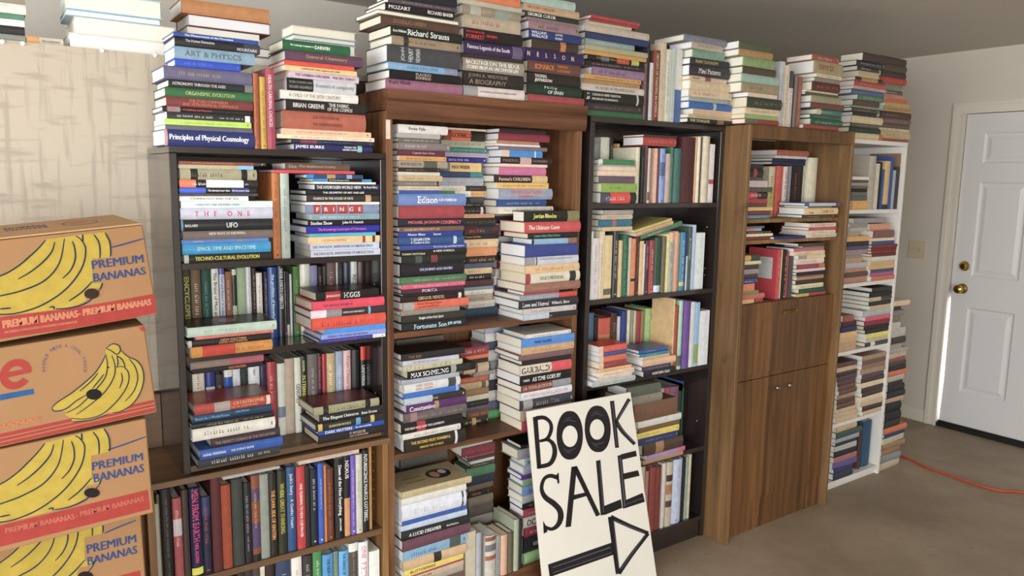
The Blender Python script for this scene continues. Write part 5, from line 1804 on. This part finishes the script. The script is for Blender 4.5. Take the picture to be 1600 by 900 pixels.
mb=MB(); poly(mb,[(975,52),(1015,42),(1025,75),(1000,80)],RED,.0006,B2); mb.build('printed_corner',M['print'],r)
# box 3 and 4
def box34(r,dx,dy,CR,sc_=1.0):
    cr2=lambda x,y:CR(x,y)
    g=lambda x,y:cr2(dx+(x)*.833*sc_,dy+(y-225)*.845*sc_)   # reuse the drawing of the top box
    return g
def box3_map(x,y):
    # map top-box drawing to box 3: affine fitted on three points
    return B3(.845*x-5+.0*y, .83*y+(-.11)*x+28)
r=roots[2]; bananas1(r,box3_map)
pr_=MB()
poly(pr_,[(-160,658),(0,626),(800,432),(812,538),(0,742),(-160,778)],RED,.0004,B3)
stroke(pr_,[(582,218),(680,185),(788,146)],.0032,BLU,.001,B3)
ptext(pr_,'PREMIUM',[(500,330),(772,272),(768,232),(498,286)],BLU,.001,B3)
ptext(pr_,'BANANAS',[(510,395),(778,335),(776,292),(504,348)],BLU,.001,B3)
LT2=rgb('a85c4c')
ptext(pr_,'PREMIUM BANANAS',[(30,668),(405,590),(400,560),(28,640)],LT2,.0011,B3,.01)
ptext(pr_,'- PREMIUM BANANAS',[(410,585),(778,492),(774,465),(408,556)],LT2,.0011,B3,.01)
pr_.build('box_lettering',M['print'],r)
hl=MB(); slot(hl,497,449,42,26,B3,rgb('1c1612')); hl.build('hand_hole',M['print'],r)
r=roots[3]; CY[0]=yb4
box4_map=lambda x,y:B3(.84*x-38,.83*y-.11*x+470)
bananas1(r,box4_map)
pr_=MB()
stroke(pr_,[(565,668),(640,635),(735,598)],.0032,BLU,.001,B3)
ptext(pr_,'PREMIUM',[(472,778),(736,716),(732,674),(468,732)],BLU,.001,B3)
ptext(pr_,'BANANAS',[(475,842),(742,776),(738,734),(473,798)],BLU,.001,B3)
poly(pr_,[(-160,1100),(0,1070),(757,868),(768,965),(0,1185),(-160,1215)],RED,.0004,B3)
pr_.build('box_lettering',M['print'],r)
hl=MB(); slot(hl,462,898,40,24,B3,rgb('1c1612')); hl.build('hand_hole',M['print'],r)
# ------------------------------------------------------------------ sign
def SG(x,y): return 800+x/3,600+y/3
TLs=Vector((*[onY(823.3,643.3,-.078)[0]],-.078,onY(823.3,643.3,-.078)[1])); TRs=Vector((onY(985.3,612.7,-.078)[0],-.078,onY(985.3,612.7,-.078)[1]))
bx,by_=onZ(1026.5,902,0.001); BRs=Vector((bx,by_,.001))
nS=(TRs-TLs).cross(BRs-TLs).normalized()
if nS.y>0: nS=-nS
def SP(px,py,off=0):
    d=ray(px,py); o=Vector((0,-D,H)); t=(TLs-o).dot(nS)/d.dot(nS); return o+d*t+nS*off
L9=SP(847.7,900); k=(TLs.z-.001)/(TLs.z-L9.z); BLs=TLs+(L9-TLs)*k
sg=empty('sale_sign'); tag(sg,'white hand-painted book sale sign with arrow leaning against the bookcases','sign')
mb=MB(); dv=-nS*.008
mb.hexa([BLs,BRs,BRs+dv,BLs+dv,TLs,TRs,TRs+dv,TLs+dv]); mb.build('board',mat('white_painted_board',rgb('e2ddd2'),.5,0,.06,40,.4,.03,4),sg,bevel=.001)
M['paint']=mat('black_marker_paint',rgb('1b1a1f'),.32,0,.25,30,.6); M['paint2']=mat('dry_brush_streaks',rgb('53535c'),.4)
ik=MB(); DRY=[]; dry='dry'
def sq(mb,pts,off=.0008): mb.face([SP(*SG(*p),off) for p in pts])
def sring(outer,inner):
    n=len(outer)
    for a in range(n): ik.face([SP(*SG(*p),.0008) for p in (outer[a],outer[(a+1)%n],inner[(a+1)%n],inner[a])])
def thick(pts,ws,mb=None):
    mb=ik if mb is None else mb
    if mb=='dry': mb=MB(); DRY.append(mb)
    R=[];W=[]
    for i in range(len(pts)-1):
        p=[Vector(pts[max(0,min(len(pts)-1,j))]) for j in (i-1,i,i+1,i+2)]
        for kk in range(6):
            t=kk/6; R.append(.5*((2*p[1])+(p[2]-p[0])*t+(2*p[0]-5*p[1]+4*p[2]-p[3])*t*t+(3*p[1]-p[0]-3*p[2]+p[3])*t**3)); W.append((ws[i]*(1-t)+ws[i+1]*t)*(1.35 if mb is ik else 1.2))
    R.append(Vector(pts[-1])); W.append(ws[-1]*(1.35 if mb is ik else 1.2)); n=len(R); A=[];B=[]
    for i,p in enumerate(R):
        d=(R[min(n-1,i+1)]-R[max(0,i-1)]).normalized(); nn=Vector((-d.y,d.x)); A.append(p+nn*W[i]/2);B.append(p-nn*W[i]/2)
    for i in range(n-1): mb.face([SP(*SG(*q),.0008 if mb is ik else .0013) for q in (A[i],A[i+1],B[i+1],B[i])])
# B
sq(ik,[(97,155),(119,152),(137,395),(117,398)])
thick([(112,160),(150,158),(178,180),(183,215),(165,255),(130,268)],[14,14,12,13,12,8]); thick([(128,268),(170,262),(196,290),(198,335),(175,375),(122,388)],[9,12,16,17,15,14])
def lens(cx,cyy,hw,top,bot,tilt=0,n=32):
    P=[]
    for kk in range(n):
        t=2*math.pi*kk/n; c=math.cos(t); s=math.sin(t)
        y=cyy-(s*abs(s)**.0)*( (cyy-top) if s>0 else (bot-cyy))
        x=cx+hw*(abs(c)**.85)*(1 if c>0 else -1)
        P.append((x+tilt*(y-cyy),y))
    return P
def ell(cx,cyy,rx,ry,n=32): return [(cx+rx*math.cos(2*math.pi*kk/n),cyy-ry*math.sin(2*math.pi*kk/n)) for kk in range(n)]
sring(lens(270,240,62,126,355),ell(271,245,36,50)); sring(lens(401,211,61,101,320,.02),ell(398,213,34,48))
# K
sq(ik,[(458,80),(478,78),(501,298),(483,300)])
thick([(549,70),(485,180)],[13,10],ik); thick([(486,175),(520,225),(575,282)],[16,14,12],ik)
thick([(546,80),(492,170)],[4,4],dry); thick([(495,185),(530,230),(570,272)],[4,4,3],dry); thick([(470,90),(490,290)],[3,3],dry)
# S
thick([(216,418),(218,458)],[4,3]); thick([(214,440),(180,430),(150,445),(138,490),(155,530),(195,560),(222,590),(228,625),(215,660),(185,680),(150,668)],[14,14,12,13,18,20,20,20,16,12,12]); sq(ik,[(145,640),(160,668),(166,692),(148,702)]); sq(ik,[(206,428),(216,414),(222,462),(214,470)])
# A
sq(ik,[(278,388),(304,385),(276,668),(250,672)]); sq(ik,[(282,388),(304,384),(413,612),(394,622)]); sq(ik,[(278,522),(345,508),(352,524),(278,546)])
# L
sq(ik,[(393,360),(414,356),(436,612),(415,616)]); sq(ik,[(430,572),(510,540),(516,580),(434,614)])
# E
sq(ik,[(494,336),(514,332),(538,580),(519,584)]); sq(ik,[(508,330),(580,312),(585,338),(510,356)]); sq(ik,[(520,420),(590,404),(598,430),(524,448)]); sq(ik,[(532,544),(612,510),(622,552),(536,580)])
thick([(506,345),(528,575)],[5,5],dry); thick([(410,370),(428,600)],[3,3],dry); thick([(530,565),(612,535)],[3,3],dry)
# arrow
sq(ik,[(168,846),(470,742),(476,800),(176,905)])
thick([(460,622),(496,890)],[17,15]); thick([(462,624),(550,665),(638,700)],[17,14,13]); thick([(638,700),(560,800),(500,888)],[12,14,15])
thick([(475,640),(500,860)],[4,4],dry); thick([(480,640),(620,698)],[3,3],dry); thick([(190,860),(460,765)],[4,5],dry); thick([(190,885),(465,790)],[3,3],dry); thick([(620,710),(510,865)],[4,3],dry)
for cx,cyy in ((270,240),(401,211)):
    for s_ in (-1,1):
        thick([(cx-30,cyy+s_*62),(cx-5,cyy+s_*72),(cx+28,cyy+s_*62)],[2,3,2],dry); thick([(cx-22,cyy+s_*76),(cx+5,cyy+s_*84)],[2,2],dry)
ik.build('painted_lettering',M['paint'],sg); [q_.build('brush_streak',M['paint2'],sg) for q_ in DRY]
# ------------------------------------------------------------------ room
XL,XR,YBK,YFR,HC=-3.2,5.18,1.53,-5.2,2.436
def st(name,mb,m_): o=mb.build(name,m_); o['kind']='structure'; return o
m,nt,bs=nodes('concrete_floor'); N=nt.nodes.new; Lk=nt.links.new
tc=N('ShaderNodeTexCoord'); n1=N('ShaderNodeTexNoise'); n1.inputs['Scale'].default_value=1.3; n1.inputs['Detail'].default_value=9; n1.inputs['Roughness'].default_value=.65; Lk(tc.outputs['Object'],n1.inputs['Vector'])
rp=N('ShaderNodeValToRGB'); e=rp.color_ramp.elements; e[0].position=.35; e[0].color=rgb('887763'); e[1].position=.66; e[1].color=rgb('a99883'); Lk(n1.outputs['Fac'],rp.inputs[0])
n2=N('ShaderNodeTexNoise'); n2.inputs['Scale'].default_value=26; n2.inputs['Detail'].default_value=5; Lk(tc.outputs['Object'],n2.inputs['Vector'])
r_=N('ShaderNodeMapRange'); r_.inputs[1].default_value=.3; r_.inputs[2].default_value=.36; r_.inputs[3].default_value=.8; r_.inputs[4].default_value=1; Lk(n2.outputs['Fac'],r_.inputs[0])
v=N('ShaderNodeVectorMath'); v.operation='SCALE'; Lk(rp.outputs[0],v.inputs[0]); Lk(r_.outputs[0],v.inputs['Scale']); Lk(v.outputs[0],bs.inputs['Base Color']); bs.inputs['Roughness'].default_value=.55
bp=N('ShaderNodeBump'); bp.inputs['Strength'].default_value=.12; bp.inputs['Distance'].default_value=.004; Lk(n1.outputs['Fac'],bp.inputs['Height']); Lk(bp.outputs[0],bs.inputs['Normal'])
mb=MB(); mb.box(XL-3,XR+.12,YFR-3,YBK+.1,-.1,0); st('floor',mb,m)
mb=MB(); mb.box(XL,XR+.12,YFR,YBK+.1,HC,HC+.1); st('ceiling',mb,mat('ceiling_paint',rgb('cfcac0'),.9,0,.15,90,.1))
wallm=mat('wall_paint',rgb('d2cabe'),.8,0,.12,120,.2,.03,3); trimm=mat('trim_paint',rgb('dcd4c8'),.5); doorm=mat('door_paint',rgb('d8d6d4'),.45)
mb=MB(); mb.box(XL,XR+.12,YBK,YBK+.1,0,HC); st('wall_back',mb,wallm)
# right wall with the door opening
DY0,DY1,DZ=-.66,.222,2.042
mb=MB(); mb.box(XR,XR+.12,DY1+.02,YBK,0,HC); mb.box(XR,XR+.12,YFR,DY0-.02,0,HC); mb.box(XR,XR+.12,DY0-.02,DY1+.02,DZ+.02,HC); st('wall_right',mb,wallm)
mb=MB(); mb.box(XL,XR,YFR-.1,YFR,2.25,HC); mb.box(.6,XR,YFR-.1,YFR,0,2.25); mb.box(XL,XL+1.6,YFR-.1,YFR,0,2.25); st('wall_front',mb,wallm)
mb=MB(); mb.box(XL-.1,XL,.6,YBK,0,HC); mb.box(XL-.1,XL,YFR,.6,2.2,HC); mb.box(XL-.1,XL,YFR,-4.6,0,2.2); mb.box(XL-.1,XL,-4.6,.6,0,.8); st('wall_left',mb,wallm)  # unseen wall, solid below the window to dim the lower left
mb=MB(); mb.box(XR-.012,XR,DY1+.075,YBK,.0,.07); mb.box(XR-.008,XR,DY1+.075,YBK,.07,.085); st('baseboard_right',mb,trimm)
# door casing
mb=MB()
for y0,y1 in ((DY1+.003,DY1+.075),(DY0-.075,DY0-.003)):
    s_=1 if y1>0 else -1; yo=y1 if y1>0 else y0
    mb.box(XR-.012,XR,y0,y1,0,DZ+.0028)
    mb.box(XR-.020,XR-.0121,min(yo,yo-s_*.023),max(yo,yo-s_*.023),0,DZ+.0498)
    yi=y0 if y1>0 else y1; mb.box(XR-.016,XR-.0121,min(yi,yi+s_*.015),max(yi,yi+s_*.015),0,DZ+.0028)
mb.box(XR-.012,XR,DY0-.075,DY1+.075,DZ+.003,DZ+.072)
mb.box(XR-.020,XR-.0121,DY0-.075,DY1+.075,DZ+.05,DZ+.072); mb.box(XR-.016,XR-.0121,DY0-.018,DY1+.018,DZ+.003,DZ+.018)
# jambs
mb.box(XR,XR+.12,DY1+.004,DY1+.019,0,DZ+.019); mb.box(XR,XR+.12,DY0-.019,DY0-.004,0,DZ+.019); mb.box(XR+.0002,XR+.1198,DY0-.0035,DY1+.0035,DZ+.004,DZ+.019)
mb.box(XR+.056,XR+.07,DY0,DY1-.0,DZ-.02,DZ+.0038); mb.box(XR+.056,XR+.07,DY1-.02,DY1+.0038,.86,DZ-.0205)  # stops added to block daylight along the top and upper latch side
o=st('door_1_casing',mb,trimm)
o.name='trim_1'
# door slab with six raised panels; the lower latch edge is set back to let a sliver of daylight show
dr=empty('door_1'); dr['kind']='structure'
ST_=MB(); xf=XR+.012; dz0=.04
YE=[(DY1-.001,DZ),(DY1-.001,1.0),(DY1-.010,.8),(DY1-.013,.3),(DY1-.006,dz0)]
Wd=DY1-DY0
lst=.115; mid=.10; pw=(Wd-2*lst-mid)/2
pans=[]
for c0 in (DY1-lst-pw,DY0+lst):
    for z0,z1 in ((.26,.82),(1.02,1.62),(1.735,1.925)): pans.append((c0,c0+pw,z0,z1))
def slab(mb):
    # front face: grid of cells, panel cells left open
    ys=sorted({DY0+.002,DY0+lst,DY0+lst+pw,DY1-lst-pw,DY1-lst}); ys.append(DY1)
    zs=[dz0,.26,.3,.82,1.0,1.02,1.62,1.735,1.925,DZ]
    def edge(z):
        for (ya,za),(yb,zb_) in zip(YE,YE[1:]):
            if zb_<=z<=za: t=(za-z)/(za-zb_) if za!=zb_ else 0; return ya+(yb-ya)*t
        return YE[-1][0]
    for i in range(len(ys)-1):
        for j in range(len(zs)-1):
            ym=(ys[i]+ys[i+1])/2; zm=(zs[j]+zs[j+1])/2
            if any(p[0]<ym<p[1] and p[2]<zm<p[3] for p in pans): continue
            ya,yb=ys[i],ys[i+1]
            y1a=edge(zs[j]) if yb==DY1 else yb; y1b=edge(zs[j+1]) if yb==DY1 else yb
            mb.face([(xf,ya,zs[j]),(xf,ya,zs[j+1]),(xf,y1b,zs[j+1]),(xf,y1a,zs[j])])
            if yb==DY1: mb.face([(xf,y1a,zs[j]),(xf,y1b,zs[j+1]),(xf+.035,y1b,zs[j+1]),(xf+.035,y1a,zs[j])])
    for (a,c,z0,z1) in pans:
        def R_(d,x): return [(xf+x,a+d,z0+d),(xf+x,a+d,z1-d),(xf+x,c-d,z1-d),(xf+x,c-d,z0+d)]
        rings=[R_(0,0),R_(.012,.009),R_(.022,.009),R_(.045,.002)]
        for r0,r1 in zip(rings,rings[1:]):
            for k in range(4): mb.face([r0[k],r0[(k+1)%4],r1[(k+1)%4],r1[k]])
        mb.face(rings[-1])
    mb.box(xf+.03,xf+.042,DY0+.002,DY1-.016,dz0,DZ)
slab(ST_); o=ST_.build('door_leaf',doorm,dr)
mb=MB(); mb.box(XR-.004,XR+.1,DY0-.003,DY1+.003,.0005,.028); mb.box(XR+.0,xf+.0,DY0,DY1-.004,.028,.04); mb.build('threshold',mat('dark_threshold',rgb('1c1a19'),.4),dr)
M['br']=mat('polished_brass',rgb('c8a860'),.15,1)
def lathe(mb,c,ax,prof,n=28):
    a=Vector(ax).normalized(); u=a.orthogonal().normalized(); w=a.cross(u); c=Vector(c)
    R=[[c+a*h+(u*math.cos(2*math.pi*k/n)+w*math.sin(2*math.pi*k/n))*r for k in range(n)] for h,r in prof]
    for r0,r1 in zip(R,R[1:]):
        for k in range(n): mb.face([r0[k],r0[(k+1)%n],r1[(k+1)%n],r1[k]])
mb=MB(); lathe(mb,(xf,DY1-.072,1.082),(-1,0,0),[(0,.033),(.004,.032),(.010,.030),(.016,.024),(.022,.020),(.024,.012),(.024,0)]); mb.build('deadbolt',M['br'],dr,smooth=True)
mb=MB(); lathe(mb,(xf,DY1-.072,.935),(-1,0,0),[(0,.034),(.003,.034),(.010,.028),(.014,.013),(.030,.012),(.036,.020),(.046,.028),(.058,.029),(.068,.024),(.074,.012),(.075,0)]); mb.build('door_knob',M['br'],dr,smooth=True)
# switch plate
sw=empty('switch_plate'); tag(sw,'beige double switch plate on the wall left of the door','switch')
swm=mat('ivory_plastic',rgb('cdbfa2'),.4); mb=MB(); mb.box(XR-.006,XR-.0003,.398,.514,1.105,1.222); mb.build('plate',swm,sw,bevel=.002)
for y in (.433,.479):
    mb=MB(); mb.hexa([(XR-.014,y-.005,1.160),(XR-.014,y+.005,1.160),(XR-.006,y+.005,1.152),(XR-.006,y-.005,1.152),(XR-.016,y-.005,1.168),(XR-.016,y+.005,1.168),(XR-.006,y+.005,1.176),(XR-.006,y-.005,1.176)]); mb.build('toggle',swm,sw)
# orange extension cord on the floor
cu=bpy.data.curves.new('cord','CURVE'); cu.dimensions='3D'; cu.bevel_depth=.0055; cu.bevel_resolution=3
pts=[(1395,708),(1410,713),(1425,719.5),(1450,731),(1480,741.5),(1510,752),(1540,761.5),(1565,767),(1585,768),(1600,769.5),(1640,772),(1700,778)]
sp_=cu.splines.new('POLY'); W=[]
P=[Vector((*onZ(x,y,.006),.0062)) for x,y in pts]
R=[]
for i in range(len(P)-1):
    p=[P[max(0,min(len(P)-1,j))] for j in (i-1,i,i+1,i+2)]
    for kk in range(6):
        t=kk/6; R.append(.5*((2*p[1])+(p[2]-p[0])*t+(2*p[0]-5*p[1]+4*p[2]-p[3])*t*t+(3*p[1]-p[0]-3*p[2]+p[3])*t**3))
sp_.points.add(len(R)-1)
for q,p in zip(sp_.points,R): q.co=(*p,1)
cu.materials.append(mat('orange_cord_jacket',rgb('c04a2c'),.45))
oc=bpy.data.objects.new('extension_cord_c',cu); COL.objects.link(oc); bpy.context.view_layer.update()
me=bpy.data.meshes.new_from_object(oc.evaluated_get(bpy.context.evaluated_depsgraph_get())); bpy.data.objects.remove(oc)
oc=bpy.data.objects.new('extension_cord',me); COL.objects.link(oc); tag(oc,'thin red-orange extension cord lying across the concrete floor','cord')
# ------------------------------------------------------------------ light and camera
w=bpy.data.worlds.new('daylight'); sc.world=w; w.use_nodes=True; bg=w.node_tree.nodes['Background']; bg.inputs[0].default_value=(.93,.97,1.0,1); bg.inputs[1].default_value=WORLD
def portal(name,loc,rot,sx,sy):
    l=bpy.data.lights.new(name,'AREA'); l.shape='RECTANGLE'; l.size=sx; l.size_y=sy; l.cycles.is_portal=True
    o=bpy.data.objects.new(name,l); COL.objects.link(o); o.location=loc; o.rotation_euler=rot; return o
portal('garage_door_opening',(-.5,YFR+.01,1.13),(math.pi/2,0,0),2.2,2.24)
portal('side_window_opening',(XL+.01,-2.0,1.5),(math.pi/2,0,-math.pi/2),5.2,1.39)  # unseen left window read from the light, sill raised to darken low down
cam=bpy.data.cameras.new('camera'); co=bpy.data.objects.new('camera',cam); COL.objects.link(co); sc.camera=co
cam.sensor_width=36; cam.lens=F/1600*36; cam.clip_start=.05
r=R0*cr+UP*sr; u=UP*cr-R0*sr; bk=-FW
Mc=Matrix(((r.x,u.x,bk.x,0),(r.y,u.y,bk.y,-D),(r.z,u.z,bk.z,H),(0,0,0,1))); co.matrix_world=Mc
sc.view_settings.view_transform='Standard'; sc.view_settings.look='None'; sc.view_settings.gamma=1; sc.view_settings.use_curve_mapping=False
sc.view_settings.exposure=EXPO
try:
    sc.cycles.use_denoising=True; sc.cycles.max_bounces=8; sc.cycles.diffuse_bounces=5; sc.cycles.caustics_reflective=False; sc.cycles.caustics_refractive=False
except Exception: pass
